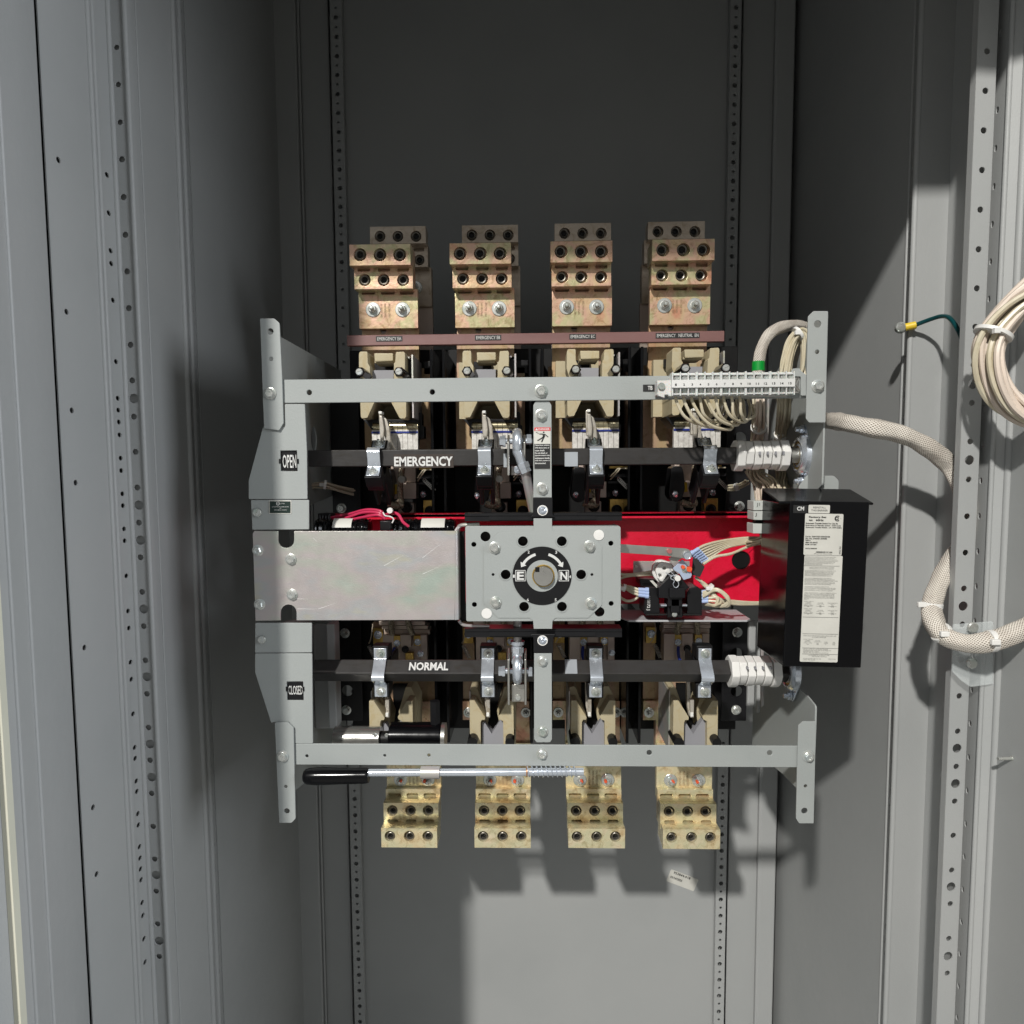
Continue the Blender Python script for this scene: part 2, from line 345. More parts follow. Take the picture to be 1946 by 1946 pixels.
# ================================================================== THE CABINET
Z0, Z1 = -1.7, 1.45
def PX2(px, Y): return (W(px, 1002, Y).x, Y)
def zat(py, Y): return W(1010, py, Y).z
def vstrip(mb, a, b, z0, z1, holes=(), th=.0016):
    a = Vector(a); b = Vector(b); d = b - a; L = d.length
    mb.M = Matrix.Translation((a.x, a.y, 0)) @ Matrix.Rotation(math.atan2(d.y, d.x), 4, 'Z')
    hs = []
    for h in holes:
        u, z, r = h[0] * L, h[1], h[2]; rz = h[3] if len(h) > 3 else r
        n = 14; hs.append([(u + r * math.cos(2 * math.pi * i / n), z + rz * math.sin(2 * math.pi * i / n)) for i in range(n)])
    mb.plate([(0, z0), (L, z0), (L, z1), (0, z1)], hs, 0, th); mb.M = None; return mb
def fold(mb, pts, z0=Z0, z1=Z1, r=.0022):
    for a, b in zip(pts, pts[1:]): vstrip(mb, a, b, z0, z1)
    for p in pts[1:-1]: mb.cyl((p[0], p[1] + .0008, z0), (0, 0, 1), r, z1 - z0, 12)
    return mb
def struct(o): o['kind'] = 'structure'; return o
XL, XR = -.567, .594
# side walls, back panel, ceiling, floor
b = MB(); fold(b, [(XL, 1.64), PX2(388, 1.205)]); struct(b.build('side_wall_left', WALLM))
b = MB(); fold(b, [(XR, 1.64), (XR, 1.135)]); struct(b.build('side_wall_right', WALLM))
b = MB(); b.box(-.9, .9, 1.655, 1.66, Z0, Z1); struct(b.build('cabinet_back', WALLM))
b = MB(); a_, c_ = PX2(668, 1.62), PX2(1382, 1.62); b.box(a_[0], c_[0], 1.62, 1.624, Z0, Z1 - .02); struct(b.build('back_panel', WALLM))
b = MB(); b.box(-.9, .9, .66, 1.66, Z1, Z1 + .01); struct(b.build('cabinet_ceiling', WALLM))
b = MB(); b.box(-.9, .9, .66, 1.66, Z0 - .01, Z0); struct(b.build('cabinet_floor', WALLM))
b = MB(); b.box(-.95, .95, .66, .68, .715, Z1); struct(b.build('cabinet_header', WALLM))
b = MB(); b.box(-3, 3, -4, 2.0, -1.78, -1.77); struct(b.build('room_floor', mat('floor_concrete', (.22, .22, .21), .6)))
# left opening: folded frame, seen from the inside
def lab(o, l, c, g=None): return tag(o, l, c, g)
b = MB(); fold(b, [(-.95, .70), (-.582, .70), (-.582, .728), PX2(-14, .727)]); struct(b.build('cabinet_jamb_left', WALLM))
b = MB(); fold(b, [PX2(-11, .617), PX2(10, .635), PX2(45, .68), PX2(119, .80)]); lab(b.build('hinge_panel', WALLM), 'bluish grey outer side panel at the far left with chipped paint dots', 'panel')
b = MB(); b.box(PX2(-26, .613)[0], PX2(-13, .613)[0], .609, .617, Z0, Z1); lab(b.build('door_gasket', mat('cream_gasket', (.55, .54, .44), .6)), 'cream rubber door gasket at the lower left corner', 'gasket')
b = MB(); b.box(-.66, -.655, .60, 1.66, Z0, Z1); struct(b.build('outer_skin_left', WALLM)); b = MB(); b.box(.66, .665, .72, 1.66, Z0, Z1); struct(b.build('outer_skin_right', WALLM)); b = MB(); fold(b, [(-.95, .585), (-.50, .585), PX2(-27, .612)]); struct(b.build('door_frame_left', WALLM))
p = PX2(122, .818); b = MB(); b.box(p[0] - .012, p[0] - .006, .80, .84, Z0, Z1); b.build('gap_shade_strip', BLACKM)['kind'] = 'structure'  # black strip added behind the panel gap, standing in for its shade
hs = []
L_ = (Vector(PX2(213, .91)) - Vector(PX2(125, .822))).length
for y_, x_ in ((287, 108 + 37), (581, 125 + 20), (772, 136 + 10), (912, 143 + 4), (1231, 160 - 10), (1540, 176 - 26), (1669, 183 - 33)):
    hs.append((.245, zat(y_, .844), .0036, .0036))
b = MB(); vstrip(b, PX2(125, .822), PX2(213, .91), Z0, Z1, hs); lab(b.build('inner_side_panel', WALLM), 'warm grey side panel with a sparse column of black holes, left', 'panel')
slots = [316, 390, 463, 488, 559, 678, 749, 772, 795, 820, 865, 889, 934, 957, 1002, 1025, 1093, 1161, 1194, 1260, 1293, 1360, 1425, 1446, 1490, 1510, 1553, 1575, 1617, 1639, 1660, 1681, 1725, 1750, 1795, 1840]
b = MB(); fold(b, [PX2(213, .911), PX2(221, .921)], r=.004)
vstrip(b, PX2(221, .921), PX2(250, .955), Z0, Z1, [(.5, zat(y_, .936), .0042, .0034) for y_ in slots])
for q in (PX2(213, .911), PX2(221, .921), PX2(250, .955)): b.cyl((*q, Z0), (0, 0, 1), .0042, Z1 - Z0, 14)
sm = [360 - 73 * 1] + [360, 433, 504, 575, 646, 715, 785, 853, 922, 990, 1057, 1124, 1190, 1256, 1321, 1386, 1449, 1513, 1577, 1640, 1702, 1765, 1828]; bg_ = [750, 956, 1024, 1157, 1288, 1418, 1482, 1671, 1798]
hh = [(.45, zat(y_, .955), .0042) for y_ in sm] + [(.5, zat(y_, .955), .0066) for y_ in bg_]
hh += [(.45, zat(y_, .955), .0037) for y_ in (215, 142, 70)]
vstrip(b, PX2(250, .955), PX2(281, .957), Z0, Z1, hh); b.cyl((*PX2(281, .958), Z0), (0, 0, 1), .0038, Z1 - Z0, 14)
b.box(PX2(281, .957)[0] - .002, PX2(281, .957)[0], .957, .972, Z0, Z1)
lab(b.build('perforated_rail', WALLM), 'grey folded rail with round knockouts and black slots, left side', 'mounting rail')
b = MB(); fold(b, [PX2(246, .9605), PX2(280, .9615)]); fold(b, [PX2(283, .987), PX2(300, 1.012), PX2(366, 1.112)])
hl = [(.6, Z0 + .02 + .0485 * i, .0022, .0042) for i in range(52)] + [(.6, Z0 + .045 + .097 * i, .0022, .0042) for i in range(26)]
vstrip(b, PX2(366, 1.112), PX2(377, 1.165), Z0, Z1); vstrip(b, PX2(377, 1.165), PX2(388, 1.206), Z0, Z1, hl)
for q in (PX2(366, 1.112), PX2(377, 1.165)): b.cyl((*q, Z0), (0, 0, 1), .005, Z1 - Z0, 14)
lab(b.build('corner_channel', WALLM), 'tall grey channel with a bright rolled edge and tiny holes, beside the dark left wall', 'channel')
# rear uprights
def upright(x0, x1, Y, name, label):
    b = MB(); X0, X1 = PX2(x0, Y)[0], PX2(x1, Y)[0]; b.box(X0, X1, Y, Y + .04, Z0, Z1); return lab(b.build(name, WALLM, bevel=.003), label, 'upright')
upright(547, 588, 1.60, 'corner_upright', 'plain grey rear upright in the left corner')
upright(1457, 1490, 1.60, 'corner_upright', 'plain grey rear upright in the right corner')
for k, (x0, x1, l) in enumerate(((651, 672, 'dark perforated rear strip left of the first lug stack'), (1372, 1392, 'dark perforated rear strip right of the last lug stack'))):
    Y = 1.60; X0, X1 = PX2(x0, Y)[0], PX2(x1, Y)[0]; xm = (X0 + X1) / 2; hs = []; z = -1.6057; i = 0
    while z < 1.4:
        if z > .47 or z < -.72: hs.append(circ(xm, z, .0052 if i % 2 else .0030, 12))
        elif i % 2 == 0: hs.append(circ(xm, z, .0034, 12))
        z += .0203; i += 1
    b = MB(); zz = -1.6057 - .0203 / 2; zs = [Z0] + [zz + .0203 * 12 * k for k in range(1, 13)] + [Z1]
    for q0, q1 in zip(zs, zs[1:]):
        b.plate([(X0, q0), (X1, q0), (X1, q1), (X0, q1)], [h for h in hs if q0 < h[0][1] < q1], Y, .002)
    b.box(X0, X0 + .002, Y + .0021, Y + .016, Z0, Z1); b.box(X1 - .002, X1, Y + .0021, Y + .016, Z0, Z1)
    lab(b.build('perforated_strip', WALLM), l, 'mounting strip', 'perforated strips on the back panel')
b = MB(); X0, X1 = PX2(596, 1.62)[0], PX2(648, 1.62)[0]; b.box(X0, X1, 1.618, 1.622, Z0, Z1); b.cyl((X0, 1.61, Z0), (0, 0, 1), .003, Z1 - Z0)
lab(b.build('filler_panel', WALLM, bevel=.002), 'narrow grey filler panel left of the perforated strip', 'panel')
b = MB(); X0, X1 = PX2(1395, 1.62)[0], PX2(1452, 1.62)[0]; b.box(X0, X1, 1.618, 1.622, Z0, Z1); b.cyl((X1, 1.605, Z0), (0, 0, 1), .0035, Z1 - Z0)
lab(b.build('filler_panel', WALLM, bevel=.002), 'narrow grey filler panel right of the perforated strip', 'panel')
# a plated bar just entering the picture at the top
# (nothing at the top)
# right opening
b = MB()
hs = [(.45, zat(y_, 1.112), .0033, .0042) for y_ in (272, 330, 389, 448, 478, 507, 565, 680, 736, 799, 915, 970, 1024, 1078, 1131, 1180, 1232, 1287, 1314, 1340, 1393, 1445, 1497, 1549, 1600, 1652, 1703, 1755, 1806)] + [(.45, zat(y_, 1.112), .0050, .0062) for y_ in (765, 943, 1523, 1780)]
vstrip(b, (XR, 1.137), PX2(1715, 1.092), Z0, Z1, hs); vstrip(b, PX2(1719, 1.088), PX2(1779, 1.088), Z0, Z1)
b.cyl((*PX2(1717, 1.092), Z0), (0, 0, 1), .0045, Z1 - Z0, 16); b.cyl((XR, 1.137, Z0), (0, 0, 1), .003, Z1 - Z0)
lab(b.build('right_corner_channel', WALLM), 'brightly lit grey channel with a perforated edge right of the dark wall', 'channel')
hs = [(u_, zat(y_, 1.06), .0028, .0048) for u_, y_ in ((.36, 338), (.36, 622), (.30, 1420), (.30, 1671), (.3, 1185))]
b = MB(); vstrip(b, PX2(1778, 1.088), (.6365, .955), Z0, Z1, hs); lab(b.build('recess_panel', WALLM), 'shaded recess panel behind the perforated rail, streaked by light', 'panel')
sm = [338 - 74 * 3, 338 - 74 * 2, 338 - 74, 338, 412, 486, 559, 631, 702, 773, 845, 916, 985, 1053, 1120, 1187, 1254, 1321, 1387, 1453, 1518, 1582, 1647, 1710, 1775, 1840]; bg_ = [738, 880, 1153, 1419, 1485, 1678, 1808]
b = MB(); hh = [(.5, zat(y_, .95), .0041) for y_ in sm] + [(.5, zat(y_, .95), .0066) for y_ in bg_]
vstrip(b, PX2(1819, .95), PX2(1855, .952), Z0, Z1, hh)
b.box(PX2(1819, .95)[0], PX2(1819, .95)[0] + .0015, .952, .962, Z0, Z1)
vstrip(b, PX2(1855, .952), (PX2(1855, .952)[0] + .002, .985), Z0, Z1)
lab(b.build('perforated_rail', WALLM), 'grey rail with round holes running beside the cable loops, right side', 'mounting rail')
b = MB(); hs = [(.5, Z0 + .04 + .0485 * i, .003, .0045) for i in range(50)]
vstrip(b, (.6135, .985), (.6135, .942), Z0, Z1, hs); fold(b, [(.6135, .942), (.631, .936), (.634, .70), (.95, .70)]); b.cyl((.6135, .942, Z0), (0, 0, 1), .003, Z1 - Z0, 14); b.cyl((.631, .936, Z0), (0, 0, 1), .005, Z1 - Z0, 16)
lab(b.build('right_outer_panel', WALLM), 'grey outer side panel at the far right behind the cable coil', 'panel')
# loose hardware on the walls
for k_, (x_, y_) in enumerate(((13, 790), (34, 1116), (53, 1430))):
    q = W(x_, y_, .655 + .0011 * x_); b = MB(); b.ext([(q.x + dx * .001, q.z + dz * .001) for dx, dz in ((-1.6, 2.6), (.4, 3.2), (1.8, .6), (.8, -1), (1.6, -3), (-.6, -2.4), (-1.8, -.4))], q.y - .0016, q.y - .001); tag(b.build('paint_chip', mat('chipped_edge', (.16, .15, .14), .6)), '%s small chipped paint dot on the far left panel' % ('upper', 'middle', 'lower')[k_], 'paint chip', 'paint chips on the left panel')
t = thing('mounting_stud', 'small zinc stud sticking out of the right outer panel', 'stud', WX(1899, 1440, .632)); b = MB(); q = WX(1925, 1440, .632)
b.cyl(WX(1925, 1441, .633), (-1, -.15, .02), .0022, .022, 14); b.cyl(WX(1925, 1441, .633), (-1, -.15, .02), .0035, .002, 14); b.build('shank', BOLT, t)
t = thing('part_sticker', 'white rectangular part number sticker, tilted, on the lower back panel', 'sticker', W(1297, 1673, 1.6195))
Ys = 1.6192; q = W(1297, 1673, Ys); th_ = -R(21); ww, hh_ = sc(58, Ys), sc(26, Ys)
def rot_(u_, v_): return (q.x + u_ * math.cos(th_) - v_ * math.sin(th_), q.z + u_ * math.sin(th_) + v_ * math.cos(th_))
b = MB(); b.ext([rot_(*p_) for p_ in rrect(-ww / 2, -hh_ / 2, ww / 2, hh_ / 2, .003)], Ys, Ys + .0006); b.build('paper', PAPER, t)
for s_, u_, v_, hw_, hv_ in (('953844-018', -4, 8.3, 17, 2.3), ('03/24/2025', -12, -1.5, 12, 2.1)):
    cx, cz = rot_(sc(u_, Ys), sc(v_, Ys)); P0 = W(1297, 1673, Ys)
    ppx = 1297 + (cx - P0.x) * F / Ys; ppy = 1673 - (cz - P0.z) * F / Ys
    text(s_, ppx - hw_, ppy - hv_, ppx + hw_, ppy + hv_, Ys - .0004, INK, t, bold=.02, rot=-21)
# ================================================================== FRAME OF THE SWITCH
fc = W(1010, 1003, .99)
def corner_plate(b, out, holes, Y, th=.0028, bev=.0005, rad=.0015): b.ppl(out, holes, Y, th, bev, rad)
# beams ------------------------------------------------------------
def beam(name, label, x0, x1, yt, yb, holes, Y=.99, top=True):
    X0, X1 = W(x0, (yt + yb) / 2, Y).x, W(x1, (yt + yb) / 2, Y).x; zt, zb = W(1030, yt, Y).z, W(1030, yb, Y).z
    t = thing(name, label, 'cross beam', ((X0 + X1) / 2, Y, zb), 'grey beams across the switch')
    b = MB(); b.plate(rrect(X0, zb, X1, zt, .002), [pc(*h[:2], Y, h[2], 20) for h in holes], Y, .0028, 'y', .0007)
    b.box(X0 + .001, X1 - .001, Y + .002, Y + .030, *((zt - .0028, zt) if top else (zb, zb + .0028)))
    b.build('channel', PAINT, t, bevel=.0006); return t
bt = beam('cross_beam', 'upper grey cross beam carrying the numbered terminal block', 537, 1533, 716.5, 761.5, [(587.5, 746, 5), (821.5, 745, 5)])
bolt('hex', 1028.5, 743.5, .99, 12.5, bt)
bb = beam('cross_beam', 'lower grey cross beam just above the black operating handle', 559.5, 1519, 1415.5, 1456, [(583, 1437, 3.2), (731, 1436, 2.8), (815, 1435.5, 3.2), (1234, 1430.5, 5), (1463, 1431, 5)], top=False)
bolt('hex', 1030, 1433, .99, 11, bb)
# corner brackets ----------------------------------------------------
def bracket(label, out, holes, bl, side=None, Y=.985, hole_mid=None):
    o = xz(out, Y); cx = sum(p[0] for p in o) / len(o)
    t = thing('corner_bracket', label, 'bracket', (cx, Y, min(p[1] for p in o)), 'corner brackets of the switch frame')
    b = MB(); b.plate(roundpoly(o, .0015), [pc(x, y, Y, r) for x, y, r in holes], Y, .0028, 'y', .0006); b.build('flange', PAINT, t)
    if side:
        X, pts, hl = side; b = MB(); b.plate(roundpoly(pts, .004), hl, X, .0028, 'x', .0005); b.build('side_plate', PAINT, t)
    for x, y, r in bl: bolt('hex', x, y, Y, r, t)
    return t
def zY(py, Y): return W(1010, py, Y).z
bracket('upper left corner bracket of the frame, with two holes and a bolt', [(494, 605), (521, 605), (531, 614), (536, 719), (538.5, 804), (530, 818), (501.5, 814)],
        [(513.5, 630, 6), (515, 682, 4)], [(514, 748, 11.5)],
        (W(498, 750, .99).x, [(.995, zY(615, .995)), (1.40, zY(700, 1.40)), (1.40, -.03), (1.06, -.06), (.995, zY(1003, .995))], [[(1.215 + .016 * math.cos(a / 3.18), .066 + .022 * math.sin(a / 3.18)) for a in range(20)]]))
bracket('lower left corner bracket of the frame, below the CLOSED window', [(522, 1373), (546.7, 1373), (557.8, 1383), (561.5, 1556), (553.7, 1564), (530.4, 1564)],
        [(543, 1495, 3.4), (545, 1541.5, 5.6)], [(537.6, 1437, 11.5)],
        (W(526, 1440, .99).x, [(.995, zY(1185, .995)), (1.36, zY(1185, 1.36) + .03), (1.36, zY(1400, 1.36)), (1.18, zY(1465, 1.18)), (.995, zY(1530, .995))], []))
bracket('upper right corner bracket of the frame, beside the braided cable', [(1536, 601), (1546, 591), (1574, 591), (1571, 700), (1569, 803), (1538, 803), (1532, 796), (1533, 720)],
        [(1554, 615.6, 6.5), (1553, 668.6, 4)], [(1554, 734, 12)],
        (W(1569, 750, .99).x, [(.995, zY(603, .995)), (1.10, zY(640, 1.10)), (1.22, zY(735, 1.22)), (1.22, zY(925, 1.22)), (1.02, zY(940, 1.02)), (.995, zY(925, .995))], []))
bracket('lower right corner bracket of the frame, below the black box', [(1517, 1379), (1526, 1371), (1551, 1371), (1549, 1460), (1546.5, 1565), (1519, 1565), (1513, 1556), (1515, 1460)],
        [(1531, 1494, 3.4), (1529, 1541, 6)], [(1536, 1437, 11.5)],
        (W(1548.5, 1400, .99).x - .0028, [(.985, zY(1372, .985)), (.985, zY(1340, .985)), (1.02, zY(1318, 1.02)), (1.10, zY(1290, 1.1)), (1.26, zY(1290, 1.26)), (1.26, zY(1420, 1.26)), (1.10, zY(1470, 1.1)), (.988, zY(1525, .988))], []))
# OPEN / CLOSED indicator brackets -------------------------------------
Yb = .9895
t = thing('indicator_bracket', 'grey bracket at the left with a black window reading OPEN', 'indicator plate', W(530, 1006, Yb), 'position indicator brackets')
x0, z0, x1, z1 = prect(532.8, 856, 564.8, 895.5, Yb); win = rrect(x0, z0, x1, z1, .0006, 1)
b = MB(); b.ppl([(541, 768), (579, 768), (583, 857), (584, 948.5), (472.4, 948.5), (472.4, 913), (499.5, 812), (541, 812)], [win], Yb, .0028, .0006, .0015)
b.ppl([(476.5, 950), (587, 950), (587, 1006), (479.5, 1007)], [], Yb + .002, .0028, .0006, .0012)
b.box(x0 - .002, x1 + .002, Yb + .004, Yb + .03, z0 - .002, z0 - .001)
b.build('plate', PAINT, t)
# side return of the bracket
b = MB(); b.pb(533, 857, 563.5, 894, Yb + .0035, .0015); f = b.build('window_flag', BLACK, t)
text('OPEN', 537, 864, 563, 889.5, Yb + .003, WINK, f, bold=.012)
b = MB(); b.pb(530, 872, 533.2, 881, Yb - .001, .001); b.build('window_tab', BLACK, t); b = MB(); b.pb(564.4, 872, 567.5, 881, Yb - .001, .001); b.build('window_tab', BLACK, t)
b = MB(); b.ppl([(511, 951), (553.7, 951), (553.7, 976.5), (511, 976.5)], [], Yb + .0013, .0006, 0, .001); s = b.build('approval_label', PAPER, t)
b = MB(); b.ppl([(512.7, 952.7), (552, 952.7), (552, 975), (512.7, 975)], [], Yb + .0009, .0004, 0, .0007); b.build('label_field', mat('dark_green_field', (.006, .02, .015), .4), s)
b = MB()
for i_, (s_, a_, c_) in enumerate((('LISTED', 532, 541), ('AUTOMATIC TRANSFER SWITCH', 516.5, 549), ('FOR', 531, 534.5), ('EMERGENCY SYSTEMS', 521, 545), ('1234', 530, 535))):
    yy = (957, 963.2, 966.2, 969.2, 972)[i_]
    if s_ == '1234': continue
    text(s_, a_, yy - .9, c_, yy + .9, Yb + .0005, WINK, s, mb=b)
p_ = W(528, 957, Yb); b.plate(circ(p_.x, p_.z, sc(3.4, Yb)), [circ(p_.x, p_.z, sc(2.7, Yb))], Yb + .0003, .0002); text('UL', 526.3, 955.6, 529.8, 958.6, Yb + .0004, WINK, s, mb=b)
b.build('lettering', WINK, s)
bolt('slot', 489, 974, Yb + .001, 8.5, t, 'screw')
t = thing('indicator_bracket', 'grey bracket at the left with a black window reading CLOSED', 'indicator plate', W(540, 1413, Yb), 'position indicator brackets')
x0, z0, x1, z1 = prect(545, 1295, 576.5, 1331, Yb); win = rrect(x0, z0, x1, z1, .0006, 1)
b = MB(); b.ppl([(484.5, 1242), (593, 1242), (593.5, 1300), (594.5, 1413), (559.5, 1413), (559.5, 1386), (549, 1372), (519, 1372), (515.6, 1375), (484.6, 1278)], [win], Yb, .0028, .0006, .0015)
b.ppl([(485, 1183.6), (592.5, 1184), (592.5, 1240), (484.5, 1240.6)], [], Yb + .002, .0028, .0006, .0012)
b.build('plate', PAINT, t)
b = MB(); b.pb(546, 1296.5, 575.5, 1330, Yb + .0035, .0015); f = b.build('window_flag', BLACK, t)
text('CLOSED', 548, 1303, 575, 1320, Yb + .003, WINK, f, bold=.01)
b = MB(); b.pb(543, 1308, 548.6, 1309.6, Yb - .0006, .0005); b.pb(574, 1309, 578.6, 1310.6, Yb - .0006, .0005); b.pb(543, 1305, 546, 1314, Yb - .0002, .0004); b.pb(575.6, 1305, 578.6, 1314, Yb - .0002, .0004); b.build('window_tab', BLACK, t)
bolt('slot', 498, 1215.5, Yb + .001, 8, t, 'screw')
# zinc cover plate ------------------------------------------------------
Yz = .9885
t = thing('zinc_cover', 'large iridescent zinc plate with two notches, left of the dial', 'cover plate', W(675, 1178, Yz))
def notch(cx, yo, yr, r, up):   # round ended notch
    o = [(cx - r, yo)] if up else [(cx + r, yo)]
    for i in range(9):
        a = math.pi * i / 8
        o.append((cx - r * math.cos(a), yr + r * math.sin(a)) if up else (cx + r * math.cos(a), yr - r * math.sin(a)))
    o.append((cx + r, yo) if up else (cx - r, yo)); return o
out = [(483, 1009)] + notch(543.8, 1009.5, 1026.5, 15.2, True) + [(864, 1009), (864, 1178)] + notch(548.3, 1179, 1164, 15.2, False) + [(485.5, 1180), (480, 1014)]
b = MB(); b.plate(xz(out, Yz), [], Yz, .0028, 'y', .0005)
xe = W(864, 1094, Yz).x; zt, zb = W(864, 1009, Yz).z, W(864, 1178, Yz).z
arc = [(xe - .0005, Yz)] + [(xe + .006 * math.sin(a), Yz + .006 - .006 * math.cos(a)) for a in (R(15), R(30), R(45), R(60), R(75), R(90))] + [(xe + .006, Yz + .03)]
arc += [(x_ - .0028 if k > 0 else x_, y_ + (.0028 if k == 0 else .001)) for k, (x_, y_) in list(enumerate(arc))[::-1]]
b.ext(arc, zb, zt, 'z'); b.build('plate', ZINC, t)
b = MB()
rnd = random.Random(3)
for (xa, ya, xb, yb) in ((803, 1091, 841, 1074), (803, 1060, 846, 1027), (730, 1075, 772, 1052), (565, 1157, 605, 1157.5), (605, 1157.5, 643, 1144), (563, 1138, 588, 1138.5), (595, 1022, 603, 1030)):
    a_, c_ = W(xa, ya, Yz - .00005), W(xb, yb, Yz - .00005); d_ = (c_ - a_).normalized() * .0003; n_ = Vector((-d_.z, 0, d_.x)) * .8
    b.ext([((a_ + n_).x, (a_ + n_).z), ((a_ - n_).x, (a_ - n_).z), (c_.x, c_.z)], Yz - .0001, Yz + .0005)
b.build('scratch_marks', mat('bright_scratch', (.8, .8, .78), .4), t)
for x, y in ((490.5, 1046), (553, 1063), (493.6, 1148.5), (555.5, 1130)): bolt('hex', x, y, Yz, 11, t)
t2 = thing('angle_clip', 'small curved cream zinc clip above the right edge of the zinc plate', 'clip', W(890, 1000, 1.0))
b = MB(); b.tube(ps([(866, 1010, 1.003), (871, 1003, 1.005), (878, 998, 1.01), (911, 996, 1.012)]), .0028, 8); b.build('upper_rim', ZINC, t2); b = MB(); b.tube(ps([(872, 1179, 1.003), (878, 1186, 1.004), (890, 1189, 1.006), (930, 1190, 1.01)]), .0025, 8); b.build('lower_rim', ZINC, t2)
b = MB(); b.pb(872, 1010, 884, 1180, 1.012, .006); b.build('inner_web', BLACKM, t2)
# centre gearbox ---------------------------------------------------------
Yg = .986
t = thing('operator_gearbox', 'grey square gearbox plate with a black E and N dial at the centre', 'gearbox', W(1031, 1178, Yg))
hl = [(922.5, 1019.7, 9.5), (1138, 1017, 9.5), (925, 1166, 9.5), (1139.4, 1163, 9.5), (1161, 1032.6, 4.7), (1161.5, 1147, 4.7), (900.5, 1034.7, 4.7), (901.5, 1149, 4.7),
      (993.7, 1028.7, 9.3), (1067.7, 1028.7, 9.3), (961, 1092, 9.3), (1104.5, 1092, 9.3), (996, 1153, 9.3), (1068, 1153, 9.3), (937, 1092, 2.7), (1125, 1092, 2.7), (1031, 1094, 24)]
oc = [(944, 1012), (1013, 1012), (1013, 985), (1049, 985), (1049, 1012), (1120, 1012), (1144, 1037), (1144, 1150), (1117.5, 1174.5), (1051, 1174.5), (1049, 1195), (1014.5, 1195), (1012, 1174.5), (947, 1174.5), (919.5, 1147), (919.5, 1038)]
oc = [(948, 1012), (1008, 1012), (1014, 1006), (1014, 985), (1049, 985), (1049, 1006), (1055, 1012), (1120, 1012), (1144, 1037), (1144, 1150), (1117.5, 1174.5), (1056, 1174.5), (1050, 1180), (1049, 1195), (1014.5, 1195), (1013, 1180), (1007, 1174.5), (947, 1174.5), (919.5, 1147), (919.5, 1040)]
inn = [h for h in hl if 935 < h[0] < 1130 and 1020 < h[1] < 1160]
b = MB(); b.plate(xz(oc, Yg - .0012), [pc(x, y, Yg - .0012, r, 22) for x, y, r in inn], Yg - .0012, .0011, 'y', .0003)
o = xz([(884, 1000), (1179.5, 1000), (1180, 1180), (886, 1181)], Yg)
b.plate(roundpoly(o, .003), [pc(x, y, Yg, r, 22) for x, y, r in hl], Yg, .0028, 'y', .0006)
X0, X1 = o[0][0] + .0015, o[1][0] - .0015; zt, zb = o[0][1], o[2][1]
b.box(X0, X0 + .0028, Yg + .002, Yg + .06, zb + .002, zt - .002); b.box(X1 - .0028, X1, Yg + .002, Yg + .06, zb + .002, zt - .002)
b.box(X0, X1, Yg + .002, Yg + .035, zt - .004, zt - .0012); b.box(X0, X1, Yg + .002, Yg + .035, zb + .0012, zb + .004)
b.build('face_plate', PAINT, t)
for x, y, r in inn[:]:
    if r > 9 and r < 12:
        b = MB(); b.lathe([(sc(9.4, Yg), -.002), (sc(9.8, Yg), .0007), (sc(11.6, Yg), .0006), (sc(12.6, Yg), -.0006)], W(x, y, Yg - .0013), n=32, caps=(0, 0)); b.build('hole_collar', PAINT, t)
for x, y in ((1138, 1017), (925, 1166)):
    b = MB(); b.lathe([(sc(10.3, Yg), 0), (sc(10.2, Yg), .0008), (sc(9.4, Yg), .0014), (0, .0016)], W(x, y, Yg), n=30); b.build('white_plug', WHITE, t)
for x, y in ((940, 1041), (1120.5, 1038.6), (942, 1145), (1123, 1146.5)): bolt('hex', x, y, Yg - .0012, 11.5, t)
b = MB(); b.box(X0 + .003, X1 - .003, Yg + .028, Yg + .04, zb + .006, zt - .006); b.build('gear_housing', mat('dark_gear_housing', (.05, .035, .03), .4, grime=.4), t)
# dial
b = MB(); p_ = W(1030, 1094, Yg); Yd = Yg - .0022
b.plate(circ(p_.x, p_.z, sc(56.5, Yd), 64), [circ(p_.x, p_.z, sc(30.5, Yd), 48)], Yd, .0008, 'y'); dl = b.build('dial_label', BLACK, t)
b = MB(); b.plate(circ(p_.x, p_.z, sc(30.5, Yd), 48), [pc(1032.5, 1094, Yd, 20.6, 40)], Yd + .0002, .001); b.build('dial_ring', PAINT, t)
q_ = W(1032.5, 1094, Yd); b = MB(); b.lathe([(sc(20.3, Yd), 0), (sc(20.3, Yd), -.02)], q_ + Vector((0, .001, 0)), n=40); 
b = MB(); b.lathe([(sc(19, .97), -.03), (sc(19, .97), .0075), (sc(18, .97), .0085), (0, .0085)], q_, n=40)
b.build('shaft', STEEL, t)
b = MB(); b.lathe([(sc(21.5, Yd), -.004), (sc(21.5, Yd), .0005), (sc(19.6, Yd), .0005), (sc(19.3, Yd), -.01)], q_, n=40); b.build('bronze_bush', BRASS, t)
b = MB(); q2 = W(1020.5, 1082.5, Yd - .0088); b.box(q2.x - .0025, q2.x + .0035, q2.y, q2.y + .002, q2.z - .0035, q2.z + .0035); b.build('keyway', BLACKM, t)
mk = MB()
